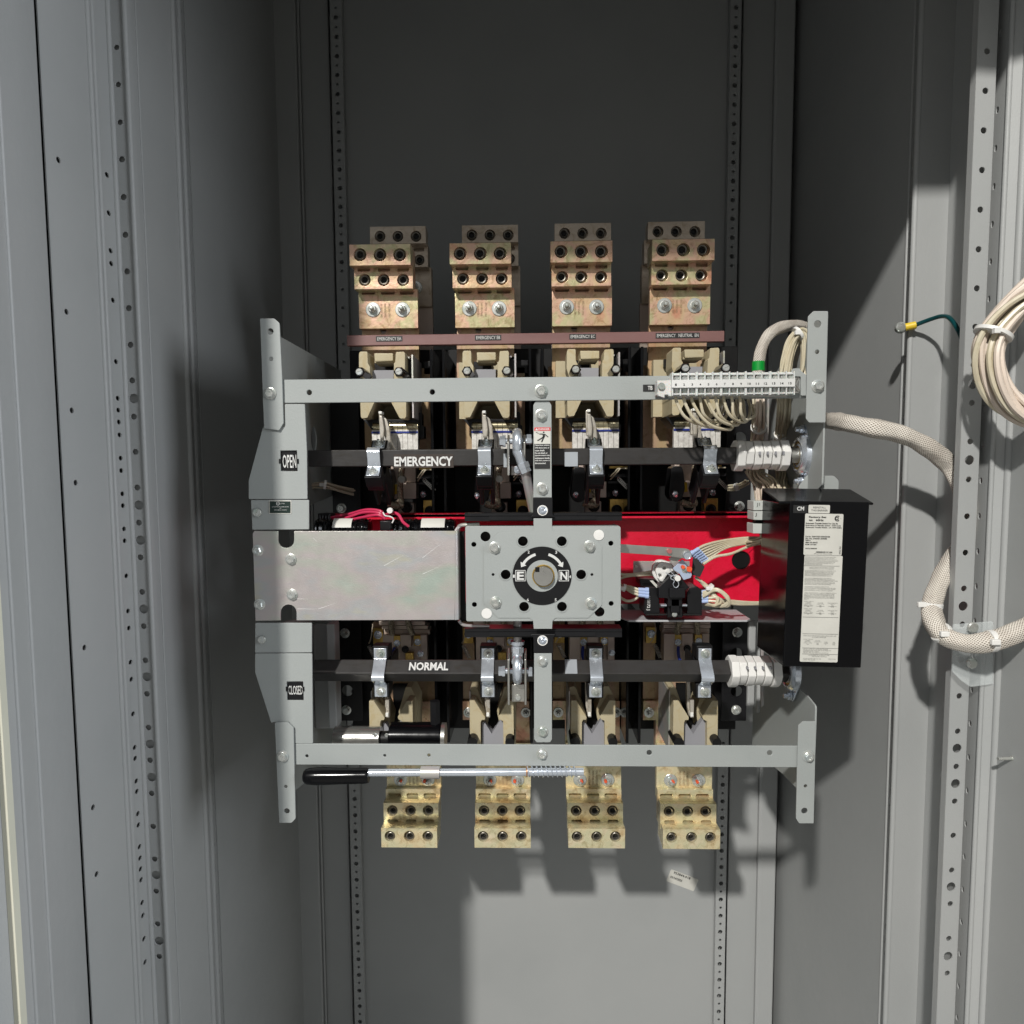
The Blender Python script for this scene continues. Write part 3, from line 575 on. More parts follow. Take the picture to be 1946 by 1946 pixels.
def arcarrow(mb, a0, a1, r, wd, Y, cx=1030, cy=1094):
    n = 10; o = []; i_ = []
    for k in range(n + 1):
        a = R(a0 + (a1 - a0) * k / n); o.append((cx + (r + wd) * math.cos(a), cy - (r + wd) * math.sin(a))); i_.append((cx + (r - wd) * math.cos(a), cy - (r - wd) * math.sin(a)))
    mb.pp(o + i_[::-1], Y, .0003); s_ = 1 if a1 > a0 else -1; a = R(a1); b_ = R(a1 + s_ * 11)
    mb.pp([(cx + (r + 2.6 * wd) * math.cos(a), cy - (r + 2.6 * wd) * math.sin(a)), (cx + r * 1.02 * math.cos(b_), cy - r * 1.02 * math.sin(b_)), (cx + (r - 2.6 * wd) * math.cos(a), cy - (r - 2.6 * wd) * math.sin(a))], Y, .0003)
Ym = Yd - .0006
arcarrow(mk, 107, 147, 42, 2.5, Ym); arcarrow(mk, 73, 33, 42, 2.5, Ym)
for s_, cx in (('E', 989), ('N', 1071.5)):
    x0, z0, x1, z1 = prect(cx - 9.6, 1083.5, cx + 9.6, 1104.5, Ym); k_ = sc(1.1, Ym)
    mk.plate([(x0, z0), (x1, z0), (x1, z1), (x0, z1)], [[(x0 + k_, z0 + k_), (x1 - k_, z0 + k_), (x1 - k_, z1 - k_), (x0 + k_, z1 - k_)]], Ym, .0003)
    text(s_, cx - 6.8, 1086.2, cx + 6.8, 1102, Ym, WINK, t, bold=.035, mb=mk)
for s_, cx, cy in (('2', 1004.5, 1049), ('3', 1057, 1049.5), ('1', 976.5, 1095), ('4', 1083.5, 1096), ('6', 1003, 1140), ('5', 1056, 1140)):
    text(s_, cx - 1.9, cy - 2.8, cx + 1.9, cy + 2.8, Ym, WINK, t, bold=.02, mb=mk)
mk.build('dial_marks', WINK, dl)
# black cross brackets --------------------------------------------------
for lab_, ys, tab, scw, sg in (('black T shaped cross bracket above the gearbox', (975, 990), (945, 983), 970, 1), ('black T shaped cross bracket below the gearbox', (1195, 1211), (1205, 1241), 1217, -1)):
    t = thing('cross_bracket', lab_, 'bracket', W(1031, ys[1], 1.0), 'black cross brackets of the gearbox')
    b = MB(); b.pb(883, ys[0], 1182, ys[1], 1.0, .03); b.pb(883, ys[0] + (2 if sg > 0 else 2), 1182, ys[0] + 5, .998, .004)
    b.pb(930, ys[0] + 6, 1132, ys[1] - 2, .9975, .004)
    b.ppl([(1013, tab[0]), (1050, tab[0]), (1050, tab[1] - 5 * (sg > 0)), (1055, tab[1]), (1008, tab[1]), (1013, tab[1] - 5 * (sg > 0))] if sg > 0 else [(1008, tab[0]), (1056, tab[0]), (1051, tab[0] + 8), (1051, tab[1]), (1014, tab[1]), (1014, tab[0] + 8)], [], .992, .012, .0008, .002)
    b.build('bar', BLACK, t, bevel=.001)
    b = MB(); b.lathe([(sc(10, .99), 0), (sc(10, .99), .001), (sc(8, .99), .001), (sc(7.8, .99), 0)], W(1031, scw, .992), n=32); b.build('white_ring', WHITE, t)
    bolt('sock', 1031, scw, .9915, 7.5, t, 'screw')
# vertical straps ---------------------------------------------------------
Yv = .9935
t = thing('vertical_strap', 'upper grey vertical strap carrying a DANGER label', 'strap', W(1030, 946, Yv), 'grey vertical straps')
b = MB(); b.ppl([(1018, 762), (1043, 762), (1048, 770), (1048.5, 946), (1013.5, 946), (1013.5, 770)], [], Yv, .003, .0006, .001); b.build('bar', PAINT, t)
bolt('hex', 1028.5, 789.5, Yv, 12, t); bolt('hex', 1030.5, 929, Yv, 11.5, t)
Yl = Yv - .0006
b = MB(); b.pb(1015, 812, 1046.3, 891.5, Yl, .0005); d = b.build('danger_label', PAPER, t)
b = MB(); b.pb(1015.3, 812.2, 1046.1, 818.8, Yl - .0003, .0002); b.build('red_band', REDI, d)
b = MB(); b.pb(1015.3, 843.6, 1045.6, 891, Yl - .0003, .0002); b.build('black_field', INK, d)
b = MB(); b.pp([(1017, 818), (1019.8, 813.3), (1022.6, 818)], Yl - .0006, .0002); text('DANGER', 1023, 813.4, 1044.5, 817.6, Yl - .0006, WINK, d, bold=.02, mb=b)
for i, s_ in enumerate(('Hazardous voltage.', 'Will shock, burn, or', 'cause death.', 'Do not attach or', 'operate switch with', 'maintenance handle', 'until ALL power is', 'disconnected.')):
    wd_ = (28, 27.5, 19, 24, 28, 28, 28, 21)[i]; yy = 846.2 + i * 4.85; text(s_, 1016.5, yy - 1.5, 1016.5 + wd_, yy + 1.7, Yl - .0006, WINK, d, bold=.03, mb=b)
b.build('lettering', WINK, d)
b = MB()
def L2(a, c, wd):
    a = Vector(a); c = Vector(c); n_ = (c - a).normalized().orthogonal() if False else Vector((-(c - a).y, (c - a).x)).normalized() * wd / 2
    b.pp([tuple(a + n_), tuple(a - n_), tuple(c - n_), tuple(c + n_)], Yl - .0004, .0002)
def Q(x, y): return (1000 + x / 16.1, 790 + y / 16.1)
b.ext(pc(*Q(535, 508), Yl - .0004, 1.5), Yl - .0004, Yl - .0002)
for a, c, w__ in (((540, 555), (535, 660), 4.4), ((400, 560), (520, 560), 1.7), ((570, 565), (672, 655), 1.6), ((535, 650), (345, 765), 2.1), ((545, 640), (470, 810), 2.3), ((300, 505), (345, 525), 1.1), ((340, 520), (380, 548), .9)): L2(Q(*a), Q(*c), w__)
b.build('falling_figure_symbol', INK, d)
t = thing('vertical_strap', 'lower plain grey vertical strap with two bolts', 'strap', W(1031, 1411, Yv), 'grey vertical straps')
b = MB(); b.ppl([(1015, 1241), (1048.5, 1241), (1049, 1405), (1045, 1411), (1020, 1411), (1015, 1405)], [], Yv, .003, .0006, .001); b.build('bar', PAINT, t)
bolt('hex', 1031, 1256.5, Yv, 10.5, t); bolt('hex', 1031, 1390, Yv, 11, t)
# ================================================================== POLES
# black moulded base behind the poles
def blk(name, label, cat, rect, Y, d, m=BLACKM, bevel=.0015, group=None):
    b = MB(); b.pb(*rect, Y, d); o = b.build(name, m, bevel=bevel); return tag(o, label, cat, group)
blk('moulded_base', 'wide black moulded base behind the four upper contact sets', 'base', (668, 662, 1400, 975), 1.33, .03)
blk('moulded_base', 'wide black moulded base behind the four lower contact sets', 'base', (668, 1168, 1400, 1385), 1.33, .03)
UPK = 1.0
def lugblock(mb, x0, y0, x1, y1, Y, d, holes, r, slots=()):
    X0, Z0_, X1, Z1_ = prect(x0, y0, x1, y1, Y)
    hs = [pc(hx, hy, Y, r, 22) for hx, hy in holes]
    for sx0, sy0, sx1, sy1 in slots:
        a = prect(sx0, sy0, sx1, sy1, Y); hs.append(rrect(*a, sc(2.5, Y), 2))
    mb.plate([(X0, Z0_), (X1, Z0_), (X1, Z1_), (X0, Z1_)], hs, Y, .012, 'y', .0004)
    mb.box(X0 + .0004, X1 - .0004, Y + .0121, Y + d, Z0_ + .0004, Z1_ - .0004)
SP = .168
def upper_pole():
    t = thing('upper_contact_set', '', 'contact set', W(739, 1000, 1.25), 'upper contact sets of the switch')
    # rear lug
    b = MB(); h1 = [(722, 449), (756, 449), (790.5, 449)]; lugblock(b, 703, 430, 809, 463, 1.290, .03, h1, 10)
    lugblock(b, 706, 464, 813, 508, 1.312, .03, [(797, 494)], 9.5, [(786, 470, 806, 478)])
    b.pb(712, 508.5, 820, 583, 1.335, .02); L = b.build('rear_lug', LUGD, t)
    for x, y in h1: bolt('set', x, y, 1.296, 8.2, L, 'set_screw')
    bolt('set', 797, 494, 1.318, 8, L, 'set_screw'); bolt('stud', 790, 547, 1.335, 12.5, L, 'stud')
    b = MB(); b.pb(715, 583, 823, 700, 1.345, .012); b.build('rear_bus', MAUVE, t, bevel=.0005)
    # front lug
    b = MB(); h1 = [(684, 484), (722, 484), (759.5, 484)]; lugblock(b, 664, 464, 780, 504, 1.181, .05, h1, 12)
    h2 = [(693, 532), (729, 532), (766, 532)]; lugblock(b, 673, 505, 784.5, 549, 1.2, .03, h2, 11.2, [(679, 508, 703, 516), (718, 508, 741, 516), (755, 508, 777, 516)])
    lugblock(b, 682, 550, 794, 624, 1.222, .012, [], 0, [(687, 553, 713, 560), (724, 553, 750, 560), (760, 553, 786, 560)])
    L = b.build('front_lug', LUG, t)
    for x, y in h1: bolt('set', x, y, 1.187, 9.8, L, 'set_screw')
    for x, y in h2: bolt('set', x, y, 1.206, 9.2, L, 'set_screw')
    for x in (709, 765): bolt('stud', x, 588.5, 1.222, 13.7, L, 'stud')
    b = MB()
    for i, (s_, x_) in enumerate((('CMC-4303701-3-P', 725), ('750MCM-500 AWG', 732), ('PAT 4362268', 740))): text(s_, x_ - 1.9, 577, x_ + 1.9, 603, 1.2216, INK, L, rot=90, mb=b)
    b.build('stamped_text', mat('stamp_shadow', (.30, .20, .11), .5), L) if 'stamp_shadow' not in bpy.data.materials else b.build('stamped_text', bpy.data.materials['stamp_shadow'], L)
    b = MB(); b.ppl([(688, 625), (796, 625), (796, 720), (688, 720)], [pc(728, 629, 1.236, 5.5)], 1.236, .012, .0005); b.build('front_bus', BUS, t)
    X0, X1 = -.3045, -.1785
    b = MB(); b.box(X0, X1, 1.27, 1.282, W(740, 884, 1.27).z, W(740, 700, 1.27).z); b.build('wide_bus', BUS, t, bevel=.0005)
    # arc chute
    Yc = 1.13
    b = MB(); b.ppl([(682, 672), (684, 668), (698, 668), (699, 690), (703, 697), (703, 735), (692, 735), (682, 705)], [], Yc, .05, .0006, .0015)
    b.ppl([(752, 669), (768, 668), (769.5, 672), (769.5, 735), (748.5, 735), (748.5, 690), (751, 688)], [], Yc, .05, .0006, .0015)
    b.pb(684, 735, 772, 763, Yc + .002, .08)
    b.ppl([(684.5, 762), (712.5, 762), (698, 794), (688, 795.5), (685.5, 792)], [], Yc, .085, .0006, .001)
    b.ppl([(742, 762), (772, 762), (772, 792), (769, 795.5), (759.5, 795)], [], Yc, .085, .0006, .001)
    b.pb(690, 690, 770, 797, Yc + .0852, .02)
    b.build('arc_chute', BEIGE, t)
    b = MB(); b.ppl([(710.5, 671), (747, 671), (747, 686), (712, 687.5)], [], Yc + .012, .05, .0015, .002); b.pb(712, 686, 746, 689.5, Yc + .018, .04); b.build('chute_latch', BEIGE, t)
    b = MB(); b.pp([(707, 706), (711, 703.5), (748, 703.5), (748, 735), (707, 735)], Yc + .018, .05); b.build('grey_liner', GREYIN, t)
    b = MB(); b.pb(704, 689, 749, 704, Yc + .075, .01); b.pb(772.5, 680, 786, 730, Yc + .03, .05)
    b.build('black_backing', BLACK, t); b = MB()
    b.ppl([(690, 797.5), (793, 797.5), (793, 803), (707, 803), (710, 816), (706, 816)], [], 1.165, .05, .0004)
    b.build('black_frame', BLACK, t); b = MB()
    b.ppl([(793, 785), (799, 783), (802, 787), (802, 808), (806, 810), (806, 833), (795, 834), (793, 845)], [], 1.19, .02, .0006); b.build('black_carrier', BLACK, t)
    b = MB(); b.box(W(786, 700, 1.16).x, W(786, 700, 1.16).x + .0025, 1.14, 1.23, W(786, 796, 1.16).z, W(786, 678, 1.16).z)
    b.pb(771, 678, 778, 681, 1.15, .02); b.pb(777, 680, 788, 684, 1.16, .02); b.build('zinc_side_strip', ZINC, t)
    for x, y in ((683, 707), (758, 706.5)):
        p_ = W(x, y, 1.085); bm_ = MB(); k = sc(10.3, 1.085)
        bm_.M = Matrix.Translation(p_); bm_.lathe([(k, -.05), (k, -.0012), (k * .9, 0), (0, 0)], n=6); bm_.M = None; o_ = bm_.build('hex_standoff', GLOSSBLK, t)
        bolt('slot', x, y, 1.085, 6.8, o_, 'screw', tilt=0)
    # moving contacts
    p_ = W(706.5, 811, 1.165); X1_ = W(794, 811, 1.165).x; b = MB(); n_ = 9; wd = (X1_ - p_.x) / n_
    for i in range(n_): b.cyl((p_.x + i * wd + .0003, p_.y + .009, p_.z), (1, 0, 0), .0092, wd - .0006, 20)
    b.build('contact_roll', GOLD, t)
    b = MB(); z1_, z0_ = W(740, 817, 1.165).z, W(740, 862, 1.165).z
    for i in range(n_):
        y_ = 1.164 + (.0015 if i in (2, 3) else 0) + (i % 2) * .0006; b.box(p_.x + i * wd + .0003, p_.x + (i + 1) * wd - .0003, y_, y_ + .01, z0_, z1_)
    b.build('contact_fingers', LAM, t)
    b = MB(); b.box(p_.x, X1_, 1.1628, 1.1638, W(740, 823.5, 1.165).z, W(740, 820, 1.165).z); b.build('blue_mark', NAVY, t)
    b = MB(); b.ppl([(719.5, 783), (725, 783), (726, 789), (735, 797), (740, 812), (742, 836), (753, 860), (741, 860), (733, 838), (728, 818), (727, 832), (722, 832), (720, 800)], [], 1.13, .010, .0015, .002)
    b.ppl([(720.5, 790), (726, 790), (730, 816), (728, 845), (723, 838), (721, 815)], [], 1.122, .007, .001, .001); b.build('arcing_contact', ARM, t)
    b = MB(); b.pb(719.3, 781.5, 725.3, 786.5, 1.1215, .018); b.build('contact_tip', mat('white_silver_tip', (.8, .79, .74), .4) if 'white_silver_tip' not in bpy.data.materials else bpy.data.materials['white_silver_tip'], t, bevel=.0005)
    # below the bar
    b = MB(); b.pb(743, 885, 790, 917, 1.235, .03); b.pb(745, 917.5, 791, 948, 1.222, .03); b.pb(757, 955, 787, 976, 1.24, .02); b.build('mauve_step_block', MAUVE, t, bevel=.001)
    b = MB(); b.pb(804, 950, 830, 980, 1.245, .02); b.build('brass_block', BRASS, t, bevel=.001)
    bolt('dark', 773, 964, 1.24, 11, t); bolt('dark', 817, 971, 1.245, 10, t); bolt('dark', 803, 942, 1.25, 6, t)
    b = MB(); b.ppl([(722, 890), (742, 890), (746, 912), (748, 935), (742, 955), (728, 958), (718, 945)], [], 1.20, .04, .001, .006)  # black shape standing in for the curved shadow under the bar
    b.build('black_shadow_shape', BLACK, t); b = MB(); b.pb(793, 903, 832, 909, 1.22, .06); b.pb(793, 917, 832, 921, 1.22, .06); b.build('black_shelf', BLACK, t)
    b = MB()
    for k_ in range(5):
        pts = []
        for j in range(30):
            u_ = j / 29; a = u_ * 12 + k_ * 1.2566; x_ = 764 - 8 * u_ + (6 * u_ ** 3); y_ = 890 + 62 * u_
            q = W(x_, y_, 1.195); pts.append(q + Vector((math.cos(a) * .0032, math.sin(a) * .0032, 0)))
        b.tube(pts, .0026, 6)
    b.tube(ps([(756, 950, 1.19), (762, 960, 1.19), (750, 962, 1.19), (738, 958, 1.19)]), .006, 10); b.build('braided_lead', BRAIDM, t)
    b = MB(); b.pb(796, 888, 826, 893, 1.225, .02); b.build('brass_clip', BRASS, t, bevel=.0006)
    b = MB(); b.lathe([(.004, 0), (.0055, .001), (.0055, .006), (.003, .007), (.003, .012)], W(805, 937, 1.215), (0, -1, -.5), n=6); b.build('small_nut', CHROME, t)
    b = MB(); b.lathe([(.004, 0), (.005, .001), (.005, .006), (.0025, .007), (.0025, .014)], W(722, 940, 1.185), (0, -1, -.4), n=6); b.build('small_nut', CHROME, t)
    b = MB(); b.ppl([(745, 921), (758, 920), (760, 938), (746, 940)], [], 1.215, .004, .0006); b.build('yellow_wrap', YEL, t)
    b = MB(); N = 60; q0 = W(806, 912, 1.20); q1 = W(826, 932, 1.20); b.tube([q0 + (q1 - q0) * (i / N) + Vector((math.cos(i * .9), 0, math.sin(i * .9))) * .003 for i in range(N + 1)], .0006, 5); b.build('coil_spring', STEEL, t)
    b = MB(); b.cyl(W(763, 911, 1.185), (0, 1, 0), .006, .02, 16); b.cyl(W(763, 911, 1.183), (0, 1, 0), .0038, .003, 14); b.build('lead_ring', STEEL, t)
    b = MB(); b.tube(ps([(794, 908, 1.21), (800, 899, 1.20), (806, 893, 1.2), (826, 893, 1.21)]), .0012, 6); b.tube(ps([(794, 914, 1.21), (803, 901, 1.20), (809, 893, 1.2)]), .0012, 6); b.build('thin_control_wire', WIRE, t)
    return t
up = upper_pole(); UL = ['first', 'second', 'third', 'fourth']
up['label'] = 'upper contact set with plated lugs above the EMERGENCY EA label'
dup(up, (SP, 0, -.0004), 'upper contact set with plated lugs above the EMERGENCY EB label')
dup(up, (2 * SP, 0, .0002), 'upper contact set with plated lugs above the EMERGENCY EC label')
dup(up, (3 * SP, 0, .0005), 'upper contact set with plated lugs above the EMERGENCY NEUTRAL EN label')
def lower_pole():      # measured on the third one
    t = thing('lower_contact_set', '', 'contact set', W(1127, 1612, 1.2063), 'lower contact sets of the switch')
    b = MB()
    b.pb(1075.5, 1412, 1180.5, 1500, 1.2545, .014); h1 = [(1095, 1540.7), (1130, 1540.7), (1164, 1540.7)]; h2 = [(1096.7, 1590), (1134, 1590), (1169.7, 1590)]
    lugblock(b, 1076, 1500, 1181, 1521, 1.2429, .024, [], 0, [(1081, 1508, 1105, 1519), (1116, 1508, 1139, 1519), (1149, 1508, 1173, 1519)])
    b.pb(1078, 1521.5, 1182, 1526, 1.2275, .03)
    lugblock(b, 1078, 1526.5, 1184, 1574, 1.2178, .04, h1, 10.6, [(1086, 1558, 1106, 1568), (1121, 1558, 1141, 1568), (1155, 1558, 1175, 1568)])
    lugblock(b, 1080, 1575, 1188, 1612, 1.1927, .05, h2, 10.6)
    L = b.build('lug', LUGG, t)
    for x, y in h1: bolt('set', x, y, 1.2236, 8.6, L, 'set_screw')
    for x, y in h2: bolt('set', x, y, 1.1985, 8.6, L, 'set_screw')
    for x in (1102, 1155): bolt('stud', x, 1482, 1.2545, 13, L, 'stud')
    for x_, y_ in ((1107, 1481), (1152.5, 1481)):
        b = MB(); b.cyl(W(x_ - 2, y_ + 2, 1.2466), (0, -1, .0), .0028, .006, 9); b.build('torque_mark', ORNG, L)
    for i in range(3):
        for yy, Yp in ((1515, 1.2506), (1564, 1.2284)):
            b = MB(); b.cyl(W(1093 + 34.5 * i, yy + 4, Yp), (0, 0, 1), .0075, .008, 16); b.build('barrel_top', LUGG, L)
    b = MB()
    for i, (s_, x_) in enumerate((('CMC-4303701-3-P', 1134), ('750MCM-500 AWG', 1127), ('PAT 4362268', 1120))): text(s_, x_ - 1.9, 1464, x_ + 1.9, 1492, 1.2541, INK, L, rot=-90, mb=b)
    b.build('stamped_text', bpy.data.materials['stamp_shadow'], L)
    # buses
    b = MB(); b.pb(1050, 1180, 1073, 1328, 1.27, .014); b.pb(1153, 1270, 1177, 1330, 1.27, .014); b.pb(1073, 1290, 1153, 1330, 1.275, .01); b.build('upper_bus', BUS, t, bevel=.0006)
    b = MB(); b.ppl([(1050, 1332), (1178, 1332), (1178, 1420), (1074, 1420), (1074, 1368), (1050, 1368)], [], 1.262, .02, .0006); b.build('lower_bus', LUG, t)
    bolt('stud', 1061, 1353.5, 1.262, 10, t, 'stud'); bolt('stud', 1171, 1353.5, 1.262, 10, t, 'stud')
    # step blocks above the bar
    b = MB(); b.pb(1079, 1178, 1168, 1186, 1.21, .03); b.pb(1081, 1186.5, 1170, 1194, 1.222, .03); b.pb(1081, 1194.5, 1170, 1204, 1.235, .03); b.pb(1082, 1204.5, 1103, 1258, 1.222, .03); b.pb(1116, 1204.5, 1137, 1228, 1.222, .03); b.pb(1155, 1204.5, 1168, 1258, 1.222, .03); b.pb(1103, 1204.5, 1155, 1258, 1.24, .02)
    b.build('mauve_step_block', MAUVE, t, bevel=.001)
    for r_ in ((1102, 1206, 1116.5, 1226, 1.225), (1141, 1206, 1156, 1226, 1.225), (1124, 1239, 1140, 1256, 1.225), (1053, 1192, 1073, 1222, 1.258)):
        b = MB(); b.pb(*r_, .01); b.build('brass_terminal', BRASS, t, bevel=.0008)
    bolt('sock', 1109, 1220, 1.225, 6.5, t); bolt('sock', 1148.5, 1218, 1.225, 6.5, t); bolt('dark', 1126, 1232, 1.22, 7, t); bolt('sock', 1063, 1204, 1.258, 8, t)
    b = MB()
    for cx, dx in ((1104, 6), (1143, 5)):
        for k_ in range(5):
            pts = []
            for j in range(14):
                u_ = j / 13; a = u_ * 6 + k_ * 1.2566; q = W(cx + dx * (1 - u_) * (1 if cx < 1120 else -1) * .8, 1172 + 32 * u_, 1.19 + .02 * u_); pts.append(q + Vector((math.cos(a) * .0032, math.sin(a) * .0032, 0)))
            b.tube(pts, .0026, 6)
    b.build('braided_lead', BRAIDM, t)
    b = MB(); b.tube(ps([(1108, 1229, 1.21), (1107, 1238, 1.205), (1108, 1250, 1.2), (1112, 1262, 1.19)]), .0028, 8); b.build('blue_sleeve_wire', NAVY, t)
    b = MB(); N = 60; q0 = W(1062, 1226, 1.2); q1 = W(1073, 1250, 1.2); b.tube([q0 + (q1 - q0) * (i / N) + Vector((math.cos(i * .9), math.sin(i * .9), 0)) * .0035 for i in range(N + 1)], .0007, 5); b.build('coil_spring', STEEL, t)
    b = MB(); b.lathe([(.004, 0), (.006, .001), (.006, .006), (.003, .007), (.003, .013)], W(1162, 1240, 1.2), (0, -1, .2), n=6); b.build('small_nut', CHROME, t)
    b = MB(); b.tube(ps([(1118, 1238, 1.21), (1118, 1262, 1.2)]), .0022, 8); b.tube(ps([(1064, 1184, 1.22), (1065, 1200, 1.21), (1060, 1215, 1.215), (1056, 1221, 1.22)]), .001, 6); b.build('thin_control_wire', WIRED, t)
    # arc chute, open V towards the bar
    Yc = 1.12
    b = MB()
    for out, back in ((((1085.5, 1331), (1095, 1331), (1115, 1363), (1114, 1368), (1108, 1368), (1106, 1373), (1105.5, 1425), (1085, 1425)), ((1082, 1306), (1091, 1304), (1095, 1308), (1116, 1366), (1106, 1425), (1086, 1425))),
                      (((1158, 1331), (1169.5, 1331), (1169.5, 1425), (1149.5, 1425), (1149, 1370), (1142, 1367), (1140, 1362)), ((1147, 1304), (1157, 1304), (1169, 1331), (1167, 1425), (1149, 1425), (1132, 1352)))):
        b.plate(roundpoly(xz(out, Yc), .001), [], Yc, .03, 'y', .0006); b.plate(roundpoly(xz(back, Yc + .0302), .002), [], Yc + .0302, .05, 'y', .0006)
    b.build('arc_chute', BEIGE, t)
    b = MB()
    for k_ in range(5):
        b.pp([(1107 + k_ * .2, 1373), (1110, 1372 - k_), (1112.5, 1374), (1125 - k_ * .3, 1394 - k_ * 2.2), (1143 - k_ * .2, 1366 - k_ * 1.5), (1148, 1371), (1149, 1425), (1106, 1425)], Yc + .012 + k_ * .006, .0035)
    b.build('grey_liner', GREYIN, t)
    b = MB(); b.pb(1105, 1300, 1150, 1395, Yc + .085, .01); b.build('black_carrier', BLACKM, t); b = MB(); b.cyl(W(1093, 1411, 1.10), (0, 1, 0), sc(10, 1.1), .05, 16); b.build('standoff_post', BLACKM, t); b = MB(); b.cyl(W(1165, 1411, 1.10), (0, 1, 0), sc(9, 1.1), .05, 16); b.build('standoff_post', BLACKM, t)
    b = MB(); b.ppl([(1112, 1296), (1118, 1296), (1120, 1330), (1119, 1345), (1117, 1362), (1113, 1340)], [], 1.13, .01, .0008); b.ppl([(1117, 1330), (1124, 1330), (1124, 1363), (1118, 1363)], [], 1.12, .012, .0006); b.build('moving_contact', ARM, t)
    b = MB(); b.pb(1117.5, 1354, 1123, 1361.5, 1.118, .014); b.build('contact_tip', bpy.data.materials['white_silver_tip'], t, bevel=.0005)
    b = MB(); b.box(W(1080, 1350, 1.16).x, W(1080, 1350, 1.16).x + .002, 1.145, 1.24, W(1080, 1418, 1.16).z, W(1080, 1308, 1.16).z); b.build('zinc_side_strip', ZINC, t)
    return t
lp = lower_pole()
lp['label'] = 'third lower contact set from the left, right of the grey strap'
dup(lp, (-2 * SP, 0, -.002), 'leftmost lower contact set, partly behind the silver and black cylinders')
dup(lp, (-SP, 0, -.001), 'second lower contact set from the left, left of the grey strap')
dup(lp, (SP, 0, .0), 'rightmost lower contact set, nearest the black side box')
# phase barriers
bar0 = None
for i, (rng, word) in enumerate((((661, 990), 'upper'), ((1172, 1412), 'lower'))):
    for k in range(5):
        X = W(841, 800, 1.25).x + (k - 1) * SP - (.0 if k else -.0)
        if k in (0, 4): continue
        t = thing('phase_barrier', '%s pair of black insulating fins %s' % (word, ('right of the first contact set', 'between the second and third contact sets', 'left of the last contact set')[k - 1]), 'barrier', (X, 1.2, zY(rng[1], 1.2)), 'black insulating fins')
        b = MB()
        for dx in (-.0105, .0105): b.box(X + dx - .0025, X + dx + .0025, 1.19, 1.33, zY(rng[1], 1.19), zY(rng[0], 1.19))
        b.build('fin', GLOSSBLK, t, bevel=.0008)
        b = MB(); b.box(X - .036, X - .014, 1.27, 1.33, zY(710 if i == 0 else 1418, 1.27), zY(684 if i == 0 else 1372, 1.27)); b.build('spacer_block', BLACK, t, bevel=.001)
# side supports ------------------------------------------------------------
def support(label, rect, Y, bolts_, holes=()):
    t = thing('side_support', label, 'support plate', W((rect[0] + rect[2]) / 2, rect[3], Y), 'black side support plates')
    b = MB(); x0, z0, x1, z1 = prect(*rect, Y); b.plate(rrect(x0, z0, x1, z1, .002), [pc(x, y, Y, r, 28) for x, y, r in holes], Y, .004, 'y', .0006); b.build('plate', BLACK, t)
    for x, y in bolts_: bolt('hex', x, y, Y, 9.5, t)
    return t
support('black support plate at lower left with two bolts', (641, 1180, 688, 1370), 1.30, [(655.5, 1203), (658.5, 1349)], [(660, 1313, 11)])
support('black support plate at upper left behind the white wires', (630, 765, 684, 990), 1.30, [(649, 966)])
support('black support plate at lower right with two bolts', (1372, 1178, 1420, 1370), 1.30, [(1401, 1201.5), (1399, 1349)], [(1400, 1242, 11), (1400, 1314, 11)])
support('black support plate at upper right above the red channel', (1380, 760, 1428, 990), 1.30, [(1405, 962)], [(1407, 833, 12), (1405, 765, 14)])
t = thing('support_channel', 'vertical grey channel behind the lower left bracket', 'channel', W(620, 1400, 1.2)); b = MB(); b.pb(596, 1186, 640, 1385, 1.16, .004); b.pb(622, 1186, 638, 1385, 1.12, .03); b.build('web', WALLM, t, bevel=.002)
t = thing('support_channel', 'vertical grey channel left of the black side box', 'channel', W(1430, 1400, 1.2)); b = MB(); b.pb(1422, 1180, 1436, 1345, 1.24, .01); b.pb(1440, 1180, 1450, 1355, 1.22, .01); b.build('web', WALLM, t, bevel=.002)
t = thing('support_channel', 'vertical zinc channel beside the upper wire bundle', 'channel', W(1459, 900, 1.15)); b = MB(); b.pb(1454.5, 756, 1462, 838, 1.12, .004); b.build('web', ZINC, t, bevel=.001)
# rose board ------------------------------------------------------------------
Yr = 1.20; pl, pr = W(659, 650, Yr), W(1377, 636, Yr); zc = (pl.z + pr.z) / 2; hh = sc(9.9, Yr)
tb = thing('rose_board', 'long rose coloured strip naming the four emergency poles', 'insulating strip', ((pl.x + pr.x) / 2, Yr, zc - hh))
b = MB(); b.box(pl.x, pr.x, Yr, Yr + .010, zc - hh, zc + hh); b.build('strip', ROSE, tb, bevel=.0012)
for s_, x0, x1, m_ in (('EMERGENCY EA', 714.5, 764.5, 1), ('EMERGENCY EB', 902.5, 952.5, 1), ('EMERGENCY EC', 1082, 1132.5, 1), ('EMERGENCY   NEUTRAL  EN', 1246, 1329.5, 1)):
    yc = 903 - (zc * F / Yr) ; xm = (x0 + x1) / 2
    q = W(xm, 640, Yr); yy = 640 + (q.z - zc) * F / Yr - 2.3
    b = MB(); b.pb(x0, yy - 5, x1, yy + 5, Yr - .0006, .0005); l_ = b.build('name_label', INK, tb); text(s_, x0 + 2.5, yy - 3.2, x1 - 2, yy + 3, Yr - .001, WINK, l_, bold=.0)
